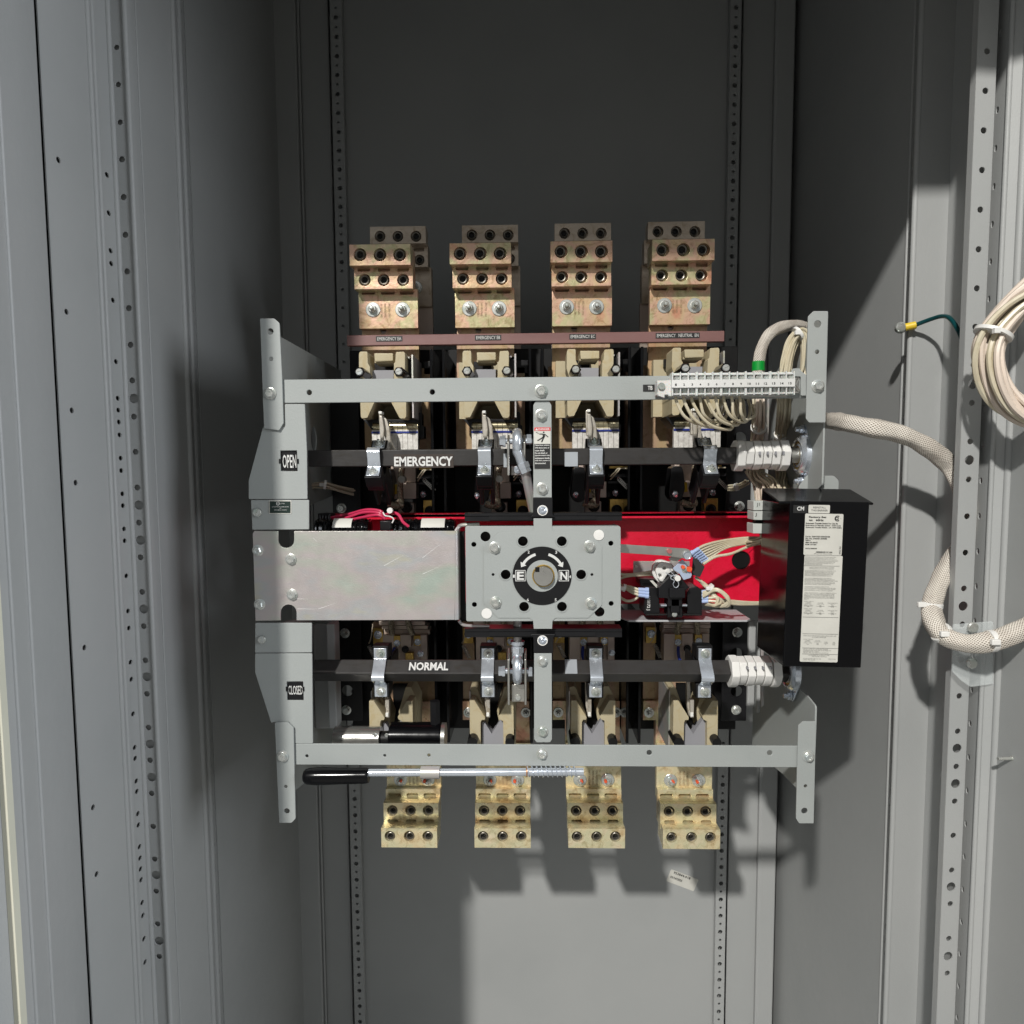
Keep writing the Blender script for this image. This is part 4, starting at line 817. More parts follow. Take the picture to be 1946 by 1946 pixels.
# ================================================================== SHAFTS
Yq = 1.062; H = .0127
def shaft(name, label, px0, px1, py, ang, words, wx):
    zc = W(1010, py, Yq - H).z; X0, X1 = W(px0, py, Yq).x, W(px1, py, Yq).x
    t = thing(name, label, 'shaft', ((X0 + X1) / 2, Yq, zc), 'black square operating shafts')
    b = MB(); b.M = Matrix.Translation((0, Yq, zc)) @ Matrix.Rotation(R(ang), 4, 'X'); b.box(X0, X1, -H, H, -H, H); b.M = None; b.build('square_bar', DKGREY, t, bevel=.0015)
    return t, zc
te, ze = shaft('operating_shaft', 'black square shaft lettered EMERGENCY', 590, 1500, 868.5, 0, '', 0)
tn, zn = shaft('operating_shaft', 'black square shaft lettered NORMAL', 598, 1505, 1279, -45, '', 0)
Ye = Yq - H - .0006
b = MB(); b.pb(748.5, 863, 862, 889, Ye, .0005); lb = b.build('name_sticker', mat('clear_brown_sticker', (.045, .034, .028), .35), te); text('EMERGENCY', 749, 867.5, 860.5, 886, Ye - .0004, WINK, lb, bold=.03)
b = MB(); b.pb(1073, 859, 1098, 886.3, Ye, .0005); b.build('silver_tape', mat('silver_tape', (.42, .45, .48), .4, metal=.4), te); b = MB(); b.pb(957, 862, 963, 888, Ye, .0005); b.build('silver_tape', bpy.data.materials['silver_tape'], te)
# NORMAL sticker lies on the upper facet of the turned bar
def onfacet(o, zc, ang):
    me = o.data; off = o.location + rootloc(o.parent)
    for v in me.vertices:
        p = v.co + off; z_ = (p.z - zc); y_ = p.y - Yq
        v.co = Vector((p.x, Yq + y_ * math.cos(ang) - z_ * math.sin(ang), zc + y_ * math.sin(ang) + z_ * math.cos(ang))) - off
zpy = lambda z: 903 - z * F / (Yq - H)
pyn = 1002.5 - (W(1010, 1002.5, Yq - H).z - zn) * 0 # placeholder to keep names simple
def pyof(z, Y):
    lo, hi = 0.0, 1946.0
    for _ in range(40):
        m = (lo + hi) / 2
        if W(1010, m, Y).z > z: lo = m
        else: hi = m
    return m
yc = pyof(zn, Ye)
b = MB(); b.pb(774, yc - 11.5, 854, yc + 11.5, Ye, .0005); lb = b.build('name_sticker', INK, tn); tx = text('NORMAL', 777, yc - 8.6, 851.5, yc + 8.6, Ye - .0004, WINK, lb, bold=.03)
onfacet(lb, zn, R(-45)); onfacet(tx, zn, R(-45))
b = MB(); b.pb(1074, yc - 15, 1097, yc + 15, Ye, .0005); s_ = b.build('silver_tape', bpy.data.materials['silver_tape'], tn); onfacet(s_, zn, R(-45))
# clamps -----------------------------------------------------------------------
def clamp():
    t = thing('shaft_clamp', '', 'clamp', (0, 0, 0), 'bright zinc clamps on the shafts'); wd = .0098
    prof = [(-.001, .0365), (-.001, .020), (-.0105, .009), (-.0215, -.002), (-.0225, -.006), (-.0205, -.0105), (-.010, -.0155), (-.001, -.0225), (-.001, -.041)]
    # in the frame of the clamp the bar corner sits at y = -.0181; the tabs lie behind at y = -.001
    path = roundpoly(prof, .003, 3) if False else prof
    th_ = .0018; o = []
    for i, p in enumerate(path):
        a = Vector(path[max(i - 1, 0)]); c = Vector(path[min(i + 1, len(path) - 1)]); d = (c - a).normalized(); o.append((p[0] + d[1] * th_ * -1, p[1] + d[0] * th_))
    b = MB(); b.ext([(x - .003, z) for x, z in path] + [(x - .003 + th_, z) for x, z in path[::-1]], -wd, wd, 'x')
    b.build('strap', CHROME, t, bevel=.0004, ang=50)
    for z in (.0285, -.032):
        o_ = bpy.data.objects.new('bolt', BOLTS['stud']); C.objects.link(o_); o_.parent = t; o_.location = (.0005, -.004, z); o_.scale = (.0074,) * 3; o_.rotation_euler = (0, z * 99, 0)
    b = MB(); b.box(-.0125, .0125, -.0018, .020, .0185, .040); b.box(-.0125, .0125, -.0018, .020, -.043, -.0195); b.box(-.0125, .0125, .0195, .03, -.04, .038)
    b.box(-.0115, -.006, .028, .085, -.02, .014); b.box(.006, .0115, .028, .085, -.02, .014); b.build('black_yoke', BLACK, t, bevel=.0012); return t
ck = clamp(); first = True
names = ['leftmost', 'second from the left', 'third from the left', 'rightmost']
for (zc, ang, word, xs) in ((ze, -45, 'EMERGENCY', (709.5, 920.5, 1133, 1350)), (zn, 0, 'NORMAL', (718, 926, 1134, 1345))):
    for i, x in enumerate(xs):
        loc = Vector((W(x, 870 if ang else 1279, 1.04).x, Yq, zc)); lb_ = '%s bright zinc clamp on the %s shaft' % (names[i], word)
        if first: ck.location = loc; ck.rotation_euler = (R(ang), 0, 0); ck['label'] = lb_; first = False
        else: dup(ck, loc - ck.location, lb_, (R(ang), 0, 0))
# nylon sleeves and bearings ------------------------------------------------------
for zc, x0, x1, lb_, lb2, up_ in ((ze, 1403, 1503, 'white ribbed nylon sleeve on the EMERGENCY shaft', 'oval zinc flange bearing at the right end of the EMERGENCY shaft', 1), (zn, 1399, 1497, 'white ribbed nylon sleeve on the NORMAL shaft', 'oval zinc flange bearing at the right end of the NORMAL shaft', 0)):
    X0, X1 = W(x0, 870, 1.04).x, W(x1, 870, 1.04).x; L_ = X1 - X0
    t = thing('nylon_sleeve', lb_, 'sleeve', ((X0 + X1) / 2, Yq, zc), 'white nylon sleeves')
    b = MB(); b.M = Matrix.Translation((X0, Yq, zc)) @ Matrix.Rotation(R(-12 if up_ else -45), 4, 'X')
    def cam_(x, w_, r, ecc, n=16):
        b.ext([(r * math.cos(2 * math.pi * i / n) * (1 + (.14 if i % 4 == 0 else 0)) + ecc[0], r * math.sin(2 * math.pi * i / n) * (1 + (.14 if i % 4 == 2 else 0)) + ecc[1]) for i in range(n)], x, x + w_, 'x')
    cam_(.0, .012, .0235, (0, 0)); cam_(L_ - .012, .012, .0235, (0, 0)); rn = random.Random(5)
    for k in range(4): cam_(.0125 + k * (L_ - .025) / 4, (L_ - .025) / 4 - .0012, .0222 if k % 2 else .0212, (.001 * (k % 2), .001))
    b.build('sleeve', WHITE, t, bevel=.001)
    b = MB()
    for k in range(4):
        xk = 1443 + k * 15.2 if up_ else 1420 + k * 15; q = W(xk - (0 if up_ else 0), 866 if up_ else 1266, Yq - .0262); b.box(q.x, q.x + .0022, q.y, q.y + .006, zc + .0005 if up_ else zc + .010, zc + .0055 if up_ else zc + .0135)
    b.build('dark_slot', GREYIN, t)
    Xb = (W(1569, 750, .99).x - .0055) if up_ else (W(1548.5, 1400, .99).x - .012)
    t = thing('flange_bearing', lb2, 'bearing', (Xb, Yq, zc), 'oval flange bearings')
    b = MB(); o = []
    for i in range(40):
        a = 2 * math.pi * i / 40; rz = .031 + .017 * abs(math.sin(a)) ** 3; o.append((Yq + .031 * math.cos(a) * (1 - .35 * abs(math.sin(a)) ** 3), zc + rz * math.sin(a)))
    b.plate(o, [], Xb + .004, .0035, 'x', .001); b.lathe([(.031, .004), (.030, -.002), (.026, -.006), (.0225, -.007), (.0215, -.004), (.0185, -.003), (.018, -.0055), (.0145, -.006), (.0145, .003)], (Xb + .001, Yq, zc), (1, 0, 0), 40); b.build('flange', CHROME, t)
    b = MB(); b.cyl((Xb - .05, Yq, zc), (1, 0, 0), .012, .055, 24); b.build('stub_shaft', STEEL, t)
    b = MB(); b.lathe([(.0215, -.0042), (.0186, -.0036)], (Xb + .0005, Yq, zc), (1, 0, 0), 32); b.build('brass_seal', BRASS, t)
    for s_ in (-1, 1):
        b = MB(); b.M = Matrix.Translation((Xb + .003, Yq, zc + s_ * .039)) @ Matrix.Rotation(R(-90), 4, 'Z'); k = .0062; b.lathe([(k * 1.2, 0), (k * 1.2, .0015), (k, .002), (k, .0015)], n=24); b.lathe([(k, .001), (k, .006), (k * .6, .007), (k * .6, .011), (0, .011)], n=6); b.M = None; b.build('bolt', CHROME, t)
# rod ends ---------------------------------------------------------------------------
t = thing('rod_end', 'bright rod end linkage crossing the EMERGENCY shaft beside the grey strap', 'rod end', W(985, 838, 1.04), 'rod end linkages')
p_ = W(984, 842, 1.045); b = MB()
tor = [];
for i in range(25):
    a = 2 * math.pi * i / 24; tor.append(p_ + Vector((0, .015 * math.cos(a), .015 * math.sin(a) - .001)))
b.tube(tor, .0072, 14, lambda u: 1); b.tube([p_ + Vector((0, -.010, -.012)), W(988, 868, 1.035), W(993, 884, 1.035)], .0082, 14, lambda u: 1 - .2 * u)
b.build('eye', CHROME, t)
b = MB(); b.cyl(W(993, 881, 1.035), W(998, 893, 1.035) - W(993, 881, 1.035), .0092, .008, 6); b.cyl(W(996, 889, 1.035), W(998, 893, 1.035) - W(993, 881, 1.035), .0086, .008, 6); b.build('lock_nut', CHROME, t)
b = MB(); a_ = W(997, 890, 1.036); c_ = W(1013, 968, 1.06); b.tube([a_ + (c_ - a_) * i / 40 for i in range(41)], .0072, 14, lambda u: 1 + .05 * math.sin(u * 250)); b.build('threaded_rod', ZINC, t)
b = MB(); 
for x in (967.5, 997):
    q = W(x, 868, 1.05); b.ext([(1.035, q.z - .028), (1.075, q.z - .028), (1.075, q.z + .02), (1.055, q.z + .032), (1.035, q.z + .020)], q.x - .0016, q.x + .0016, 'x')
b.build('fork', STEEL, t, bevel=.0006)
b = MB(); q = W(951, 840, 1.05); b.cyl(q, (1, 0, 0), .0078, .007, 6); b.cyl(W(957, 840, 1.05), (1, 0, 0), .0088, .004, 6); b.cyl(W(961, 840, 1.05), (1, 0, 0), .0045, .04, 12); b.cyl(W(1001, 837, 1.05), (1, 0, 0), .0078, .007, 6); b.build('cross_bolt', CHROME, t)
b = MB(); b.pb(972, 886, 997, 903, 1.055, .012); b.build('saddle', ZINC, t, bevel=.001); bolt('sock', 984, 893, 1.054, 7, t)
t.location.y -= .024
t = thing('rod_end', 'bright rod end linkage crossing the NORMAL shaft beside the grey strap', 'rod end', W(985, 1262, 1.04), 'rod end linkages')
p_ = W(984, 1262, 1.045); b = MB(); tor = [p_ + Vector((0, .015 * math.cos(2 * math.pi * i / 24), .017 * math.sin(2 * math.pi * i / 24))) for i in range(25)]
b.tube(tor, .0072, 14); b.tube([p_ + Vector((0, -.008, .012)), W(984, 1246, 1.045), W(984, 1232, 1.045)], .0085, 14); b.build('eye', CHROME, t)
b = MB(); b.cyl(W(984, 1232, 1.045), (0, 0, 1), .0095, .008, 6); b.cyl(W(984, 1223, 1.045), (0, 0, 1), .0078, .006, 18); b.cyl(W(984, 1217, 1.045), (0, 0, 1), .0105, .005, 24); b.build('lock_nut', CHROME, t)
b = MB(); b.cyl(W(984, 1215, 1.045), (0, 0, 1), .0065, .05, 14); b.build('threaded_rod', ZINC, t)
b = MB()
for x in (968, 999):
    q = W(x, 1270, 1.05); b.ext([(1.035, q.z - .045), (1.075, q.z - .045), (1.075, q.z + .03), (1.055, q.z + .036), (1.035, q.z + .024)], q.x - .0016, q.x + .0016, 'x')
b.pb(973, 1292, 997, 1324, 1.05, .01); b.build('fork', STEEL, t, bevel=.0006)
b = MB(); b.cyl(W(949, 1267, 1.05), (1, 0, 0), .0078, .007, 6); b.cyl(W(956, 1267, 1.05), (1, 0, 0), .0088, .004, 6); b.cyl(W(960, 1267, 1.05), (1, 0, 0), .0045, .04, 12); b.cyl(W(1004, 1268, 1.05), (1, 0, 0), .0078, .006, 6); b.build('cross_bolt', CHROME, t)
bolt('cap', 985, 1316, 1.05, 6, t); t.location.y -= .024
# ================================================================== RED CHANNEL AND AUXILIARY SWITCH
Yd = 1.168
t = thing('red_channel', 'glossy red insulating channel across the middle of the switch', 'channel', W(1060, 1148, Yd))
b = MB(); x0, z0, x1, z1 = prect(640, 978, 1497, 1148, Yd); b.plate([(x0, z0), (x1, z0), (x1, z1), (x0, z1)], [pc(1409, 1065, Yd, 17.5, 32)], Yd, .006)
zt = W(1200, 974.5, 1.135).z; zl = W(1200, 985.5, 1.135).z; b.box(x0, x1, 1.135, Yd + .006, zl + .003, zt); b.box(x0, x1, 1.135, 1.139, zl, zt); b.build('web', RED, t, bevel=.001)
b = MB(); b.lathe([(sc(18, Yd), 0), (sc(18, Yd), -.03), (0, -.031)], W(1409, 1065, Yd) + Vector((0, .004, 0)), n=30); b.build('hole_backing', BLACKM, t)
t = thing('switch_shelf', 'smooth grey shelf with chamfered ends under the auxiliary switch', 'shelf', W(1310, 1180, 1.08))
zs = W(1310, 1178.5, 1.08).z; a = W(1195, 1178.5, 1.08).x; c = W(1425, 1178.5, 1.08).x
b = MB(); b.ext([(a, 1.08), (c - .004, 1.08), (c + .004, 1.09), (c + .004, 1.166), (a - .012, 1.166), (a - .012, 1.11)], zs - .003, zs, 'z'); b.build('sheet', mat('satin_lilac_grey', (.42, .42, .43), .34, spec=.4), t, bevel=.0006)
t = thing('auxiliary_switch', 'black auxiliary switch with white cam, on the grey shelf before the red channel', 'switch', W(1280, 1170, 1.08))
def P(pts): return [(1170 + x / 7.43, 1010 + y / 7.43) for x, y in pts]
def body(name, pts, Y, d, m, bev=.0012, rad=.001, holes=()):
    b = MB(); b.ppl(P(pts), [pc(*P([(h[0], h[1])])[0], Y, h[2], 24) for h in holes], Y, d, bev, rad); return b.build(name, m, t)
body('contact_block', [(410, 790), (610, 790), (625, 1165), (400, 1165)], 1.075, .05, BLACK)
text('603172 J', 1170 + 432 / 7.43, 1010 + 905 / 7.43, 1170 + 488 / 7.43, 1010 + 1112 / 7.43, 1.0745, WINK, t, rot=-90, bold=.02)
body('contact_block', [(1050, 800), (1140, 770), (1215, 820), (1222, 1170), (1010, 1165), (1010, 860)], 1.07, .05, BLACK)
body('contact_block', [(330, 670), (580, 680), (620, 800), (420, 800), (360, 780)], 1.10, .05, BLACK)
b = MB()
for k in range(4): b.pb(1170 + (350 + k * 22) / 7.43, 1010 + (700 + k * 26) / 7.43, 1170 + (590 + k * 8) / 7.43, 1010 + (708 + k * 26) / 7.43, 1.098 - k * .003, .004)
b.build('stacked_rib', BLACKM, t)
body('base_bar', [(420, 1160), (1225, 1165), (1220, 1192), (430, 1190)], 1.07, .05, BLACKM)
body('cam_housing', [(840, 560), (1045, 790), (985, 830), (985, 940), (940, 945), (940, 1060), (740, 1060), (740, 945), (610, 940), (610, 790)], 1.055, .03, BLACK)
body('housing_boss', [(760, 800), (985, 800), (985, 940), (760, 940)], 1.048, .01, BLACK)
body('stem', [(735, 945), (945, 945), (945, 1215), (735, 1215)], 1.062, .03, BLACK); body('stem_rib', [(780, 950), (905, 950), (905, 1150), (780, 1150)], 1.055, .01, BLACK)
b = MB(); b.pb(1256, 1149, 1267, 1152, 1.058, .01); b.pb(1297, 1149, 1306, 1152, 1.058, .01); b.build('bright_foot', CHROME, t)
bolt('hex', 1282, 1167.5, 1.058, 5, t, 'screw')
body('cam_disc', [(512, 580), (530, 470), (580, 410), (660, 400), (780, 440), (830, 500), (820, 560), (740, 600), (650, 740), (600, 720), (540, 650)], 1.075, .012, WHITE, .002, .003)
body('cam_disc', [(560, 560), (580, 480), (640, 430), (760, 450), (830, 500), (820, 560), (740, 600), (660, 720), (610, 690)], 1.066, .009, WHITE, .002, .003, [(690, 520, 3.2), (625, 625, 3.4)])
body('mounting_plate', [(250, 420), (1045, 420), (1045, 600), (250, 600)], 1.13, .003, ZINC, .0003); bolt('slot', 1209, 1076, 1.128, 3.4, t, 'screw')
body('small_label', [(480, 692), (525, 692), (620, 790), (575, 795)], 1.072, .0006, PAPER, 0, 0)
body('link_bar', [(40, 178), (1000, 242), (1050, 262), (1068, 315), (1050, 365), (1000, 386), (700, 342), (40, 298)], 1.035, .003, STEEL, .0004, .002)
b = MB(); b.lathe([(sc(8.3, 1.03), 0), (sc(8.2, 1.03), .003), (sc(7, 1.03), .004), (sc(6.4, 1.03), .0025), (0, .0025)], W(1170 + 1008 / 7.43, 1010 + 335 / 7.43, 1.034), n=30); b.build('rivet', CHROME, t)
b = MB(); b.cyl(W(1272.5, 1047.5, 1.03), (0, 1, 0), .0035, .008, 16); b.build('copper_pin', mat('pink_pin', (.6, .2, .2), .3, metal=.5), t)
body('tab', [(750, 380), (850, 330), (935, 380), (840, 440), (800, 450)], 1.045, .004, ZINC, .0004)
body('blue_white_plate', [(810, 520), (945, 395), (1010, 470), (1078, 610), (1060, 655), (960, 685), (900, 590), (830, 550)], 1.05, .003, mat('pale_blue_zinc', (.45, .53, .68), .35, metal=.3), .0004)
bolt('stud', 1302, 1082.5, 1.05, 6.5, t)
b = MB(); b.cyl(W(1309, 1081, 1.05), (0, -1, 0), .0042, .004, 10); b.cyl(W(1297, 1077, 1.05), (0, -1, 0), .0028, .006, 10); b.build('orange_mark', ORNG, t)
body('black_flag', [(1095, 378), (1150, 385), (1258, 500), (1192, 645), (1075, 612)], 1.06, .003, mat('matt_black_card', (.018, .018, .018), .7), .0003)
b = MB(); b.tube([W(1170 + x / 7.43, 1010 + y / 7.43, 1.046) for x, y in ((755, 520), (800, 590), (840, 625))] + spline([W(1170 + x / 7.43, 1010 + y / 7.43, 1.045) for x, y in ((840, 625), (790, 630), (780, 665), (830, 695), (812, 740), (830, 785), (862, 790), (888, 760), (885, 720), (862, 690), (885, 655), (870, 625))], 5), .0007, 6)
b.tube([W(1170 + x / 7.43, 1010 + y / 7.43, 1.046) for x, y in ((705, 580), (740, 600), (790, 630))], .0007, 6); b.build('spring_clip', CHROME, t)
b = MB(); b.cyl(W(1285, 1097, 1.055), (0, -1, 0), .0045, .012, 16); b.build('pivot_pin', WHITE, t)
# wires of the switch: every visible wire its own thing
WN = [0]
def wire(pts, label, r=.0022, m=WIRE, group='loose cream control wires', cat='wire', name='control_wire', n=8, conn=None):
    t_ = thing(name, label, cat, W(*pts[0]), group); b = MB(); P_ = ps(pts, 8); b.tube(P_, r, n); b.build('insulation', m, t_)
    if conn:
        b = MB(); d = (P_[1] - P_[0]).normalized(); b.cyl(P_[0] - d * .002, d, r * 1.45, .012, 12); b.cyl(P_[0] - d * .006, d, r * 1.9, .005, 12); b.build('terminal_sleeve', conn, t_)
    return t_
PB = mat('pale_blue_sleeve', (.38, .48, .72), .3)
for k in range(6):
    y0 = 1049 + k * 3.4; wire([(1318 + k * 3.2, y0, 1.07 + k * .003), (1340 + k * 2, 1036 + k * 4.5, 1.075 + k * .002), (1385, 1026 + k * 2.6, 1.09), (1440, 1022 + k * 2.0, 1.10), (1500, 1030 + k * 2.2, 1.11)], 'cream wire %s in the fan right of the white cam' % ('topmost', 'second from the top', 'third from the top', 'third from the bottom', 'second from the bottom', 'lowest')[k] if False else ('topmost', 'second', 'third', 'fourth', 'fifth', 'lowest')[k] + ' cream wire of the fan rising right from the blue sleeves', group='fan of cream wires', conn=PB)
wire([(1336, 1072, 1.08), (1360, 1058, 1.085), (1390, 1052, 1.09), (1430, 1036, 1.10), (1470, 1030, 1.11)], 'cream wire passing just above the round hole in the red channel')
for k in range(3):
    wire([(1225, 1121 + k * 5.5, 1.07), (1212, 1120 + k * 5, 1.07), (1196, 1115 + k * 4, 1.075), (1178, 1110 - k * 2 + 4, 1.09)], ('upper', 'middle', 'lower')[k] + ' cream wire with blue sleeve at the left of the auxiliary switch', group='wires left of the auxiliary switch', conn=PB)
wire([(1215, 1128, 1.075), (1208, 1138, 1.075), (1192, 1142, 1.075), (1176, 1134, 1.08)], 'drooping cream wire loop at the right edge of the gearbox')
wire([(1240, 1086, 1.09), (1215, 1090, 1.09), (1195, 1092, 1.09), (1176, 1091, 1.09)], 'upper straight cream wire between gearbox and white cam')
wire([(1240, 1092, 1.09), (1215, 1093, 1.09), (1192, 1095, 1.09), (1176, 1100, 1.09)], 'lower straight cream wire between gearbox and white cam')
rn = random.Random(11)
dsc = ['uppermost', 'second', 'third', 'fourth', 'fifth', 'sixth', 'seventh', 'eighth', 'lowest']
for k in range(9):
    j = lambda s: rn.uniform(-s, s)
    if k < 4: pts = [(1334, 1125 + k * 6, 1.075), (1352 + j(3), 1124 + k * 6, 1.07), (1366 + j(4), 1140 + j(5), 1.065), (1356 + j(4), 1150 + j(2), 1.06), (1340, 1146 + k, 1.08)]
    else: pts = [(1336, 1118 + k * 2, 1.07), (1362, 1122 + j(4), 1.06), (1384, 1138 + j(3), 1.055), (1380 + j(4), 1150 + j(2), 1.06), (1362, 1151 + j(2), 1.07), (1340, 1146, 1.08)]
    wire(pts, dsc[k] + ' looping cream wire in the tangle right of the auxiliary switch', .0021, group='tangle of cream wires', conn=PB if k < 4 else None)
for k in range(3):
    wire([(1322, 1098 - k, 1.07 + k * .004), (1340, 1110 + k * 2, 1.07), (1352, 1122 + k, 1.07), (1368, 1138 + k * 2, 1.07), (1400, 1143 + k * 2.5, 1.08), (1440, 1145 + k * 1.5, 1.09), (1500, 1142 + k * 2, 1.10)], ('upper', 'middle', 'lower')[k] + ' long cream wire running right to the black box above the shelf', group='long cream wires to the black box')
def tie(p, ax, r, label, m=WHITE, group='white cable ties', w_=.0045):
    t_ = thing('cable_tie', label, 'cable tie', p, group); b = MB(); ax = Vector(ax).normalized(); b.lathe([(r, -w_ / 2), (r + .001, -w_ / 2), (r + .0012, w_ / 2), (r, w_ / 2)], p, ax, 24); b.build('loop', m, t_)
    b = MB(); q = Vector(p) + Vector((-r * .7, -r * .8, 0)); b.box(q.x - .003, q.x + .003, q.y - .003, q.y + .003, q.z - .003, q.z + .003); b.build('head', m, t_, bevel=.001); return t_
tie(W(1349, 1117, 1.068), (1, 0, -.8), .006, 'small white cable tie just right of the auxiliary switch'); tie(W(1186, 1117, 1.08), (1, 0, -.3), .005, 'small white cable tie on the wires beside the gearbox')
# ================================================================== BLACK BOX (right)
Yx = .93
t = thing('black_cover_box', 'tall black cover box with white rating labels, at the right', 'cover', W(1572, 1110, Yx))
fr = [(1498, 953), (1648, 953), (1648, 1263), (1649, 1268), (1498, 1268)]
X0, X1 = W(1498, 1110, Yx).x, W(1648, 1110, Yx).x; zt, zb = W(1572, 953, Yx).z, W(1572, 1268, Yx).z
b = MB(); b.box(X0, X1, Yx, Yx + .11, zb, zt)
b.ext([(Yx + .001, zt - .001), (Yx + .07, zt + .016), (Yx + .07, zt - .002), (Yx + .001, zt - .004)], X0 - .015, X1 + .006, 'x'); 
b.build('shell', GLOSSBLK, t, bevel=.004)
YL = Yx - .0007; ox = -5
def LX(x, y): return 1572 + (x - 1572) + (y - 1110) * .0   # upright label frame, the whole cover is tilted afterwards
b = MB(); x0, z0, x1, z1 = prect(1537, 960, 1577.5, 975.5, YL); b.ext(rrect(x0, z0, x1, z1, .0012), YL, YL + .0006); lr = b.build('reinstall_label', PAPER, t)
text('REINSTALL', 1546, 963, 1570, 966.6, YL - .0003, INK, lr); text('THIS BARRIER', 1542, 968.5, 1573.5, 972.1, YL - .0003, INK, lr)
b = MB(); b.pb(1508, 961, 1535, 976, YL, .0006); lc = b.build('cm_label', INK, t); text('CM', 1515, 963.5, 1528.5, 971.5, YL - .0003, WINK, lc, bold=.03)
b = MB(); x0, z0, x1, z1 = prect(1530, 976.5, 1602.5, 1055.3, YL); b.ext(rrect(x0, z0, x1, z1, .0015), YL, YL + .0006); l1 = b.build('rating_label', PAPER, t)
b = MB()
def TL(s, x0, y, x1, h=2.4, bold=.0, mb=None): text(s, x0, y - h / 2, x1, y + h / 2, YL - .0004, INK, t, bold=bold, mb=mb)
TL('Factory Set', 1538, 983.5, 1571, 4.2, .035, b); TL('to:   60Hz', 1538, 988.8, 1566, 4, .035, b)
TL('Automatic Transfer Switch For Use As', 1532, 995, 1593, 3, .03, b); TL('Emergency or Standby system - 603H (UL)', 1532, 999.2, 1599, 3, .03, b); TL('Automatic Transfer Switch - LR 13491(CSA)', 1532, 1003, 1600.5, 3, .03, b)
TL('Cat No  D03NTSD31000N5XCM', 1532, 1020.2, 1578.5, 2.7, .03, b); TL('Ser. No. 2766401-00RME', 1532, 1024, 1573, 2.7, .03, b); TL('1600 A', 1532, 1027.5, 1542, 2.6, .03, b); TL('480V 50-60HZ', 1532, 1031.5, 1555.5, 2.6, .03, b); TL('BOM 1571601', 1532, 1035.3, 1553, 2.6, .03, b); TL('W/O # 0000098', 1532, 1043, 1554, 2.6, .03, b)
TL('ASSEMBLED IN USA', 1552, 1049.4, 1584, 2.6, .03, b); TL('APPLICATION TECHNOLOGIES', 1549, 1052.7, 1583, 1.4, 0, b)
text('SERIAL 0061', 1596.8, 1038, 1599.6, 1053, YL - .0004, INK, t, rot=90, mb=b)
p_ = W(1592.5, 985, YL - .0004)
n = 20; ro, ri = sc(5.4, YL), sc(4.1, YL); arc = [(p_.x + ro * math.cos(R(50 + 260 * i / n)), p_.z + ro * math.sin(R(50 + 260 * i / n))) for i in range(n + 1)] + [(p_.x + ri * math.cos(R(50 + 260 * i / n)), p_.z + ri * math.sin(R(50 + 260 * i / n))) for i in range(n, -1, -1)]
b.ext(arc, p_.y, p_.y + .0002); b.box(p_.x + .0002, p_.x + .0012, p_.y, p_.y + .0002, p_.z - .0022, p_.z + .0022); b.plate(circ(p_.x - .0008, p_.z, .0021), [circ(p_.x - .0008, p_.z, .0013)], p_.y, .0002); text('R', 1598.3, 984.3, 1599.6, 985.8, YL - .0004, INK, t, mb=b)
b.build('lettering', INK, l1)
b = MB(); x0, z0, x1, z1 = prect(1528.5, 1056, 1600.5, 1258.3, YL); b.ext(rrect(x0, z0, x1, z1, .0015), YL, YL + .0006); l2 = b.build('instruction_label', PAPER, t)
FINE = mat('fine_print_grey', (.16, .16, .15), .6); b = MB()
def FL(s, x0, y, x1, h=1.6): text(s, x0, y - h / 2, x1, y + h / 2, YL - .0004, INK, t, bold=.0, mb=b)
def rule(y, x0=1530, x1=1598): b.pb(x0, y - .3, x1, y + .3, YL - .0004, .0002)
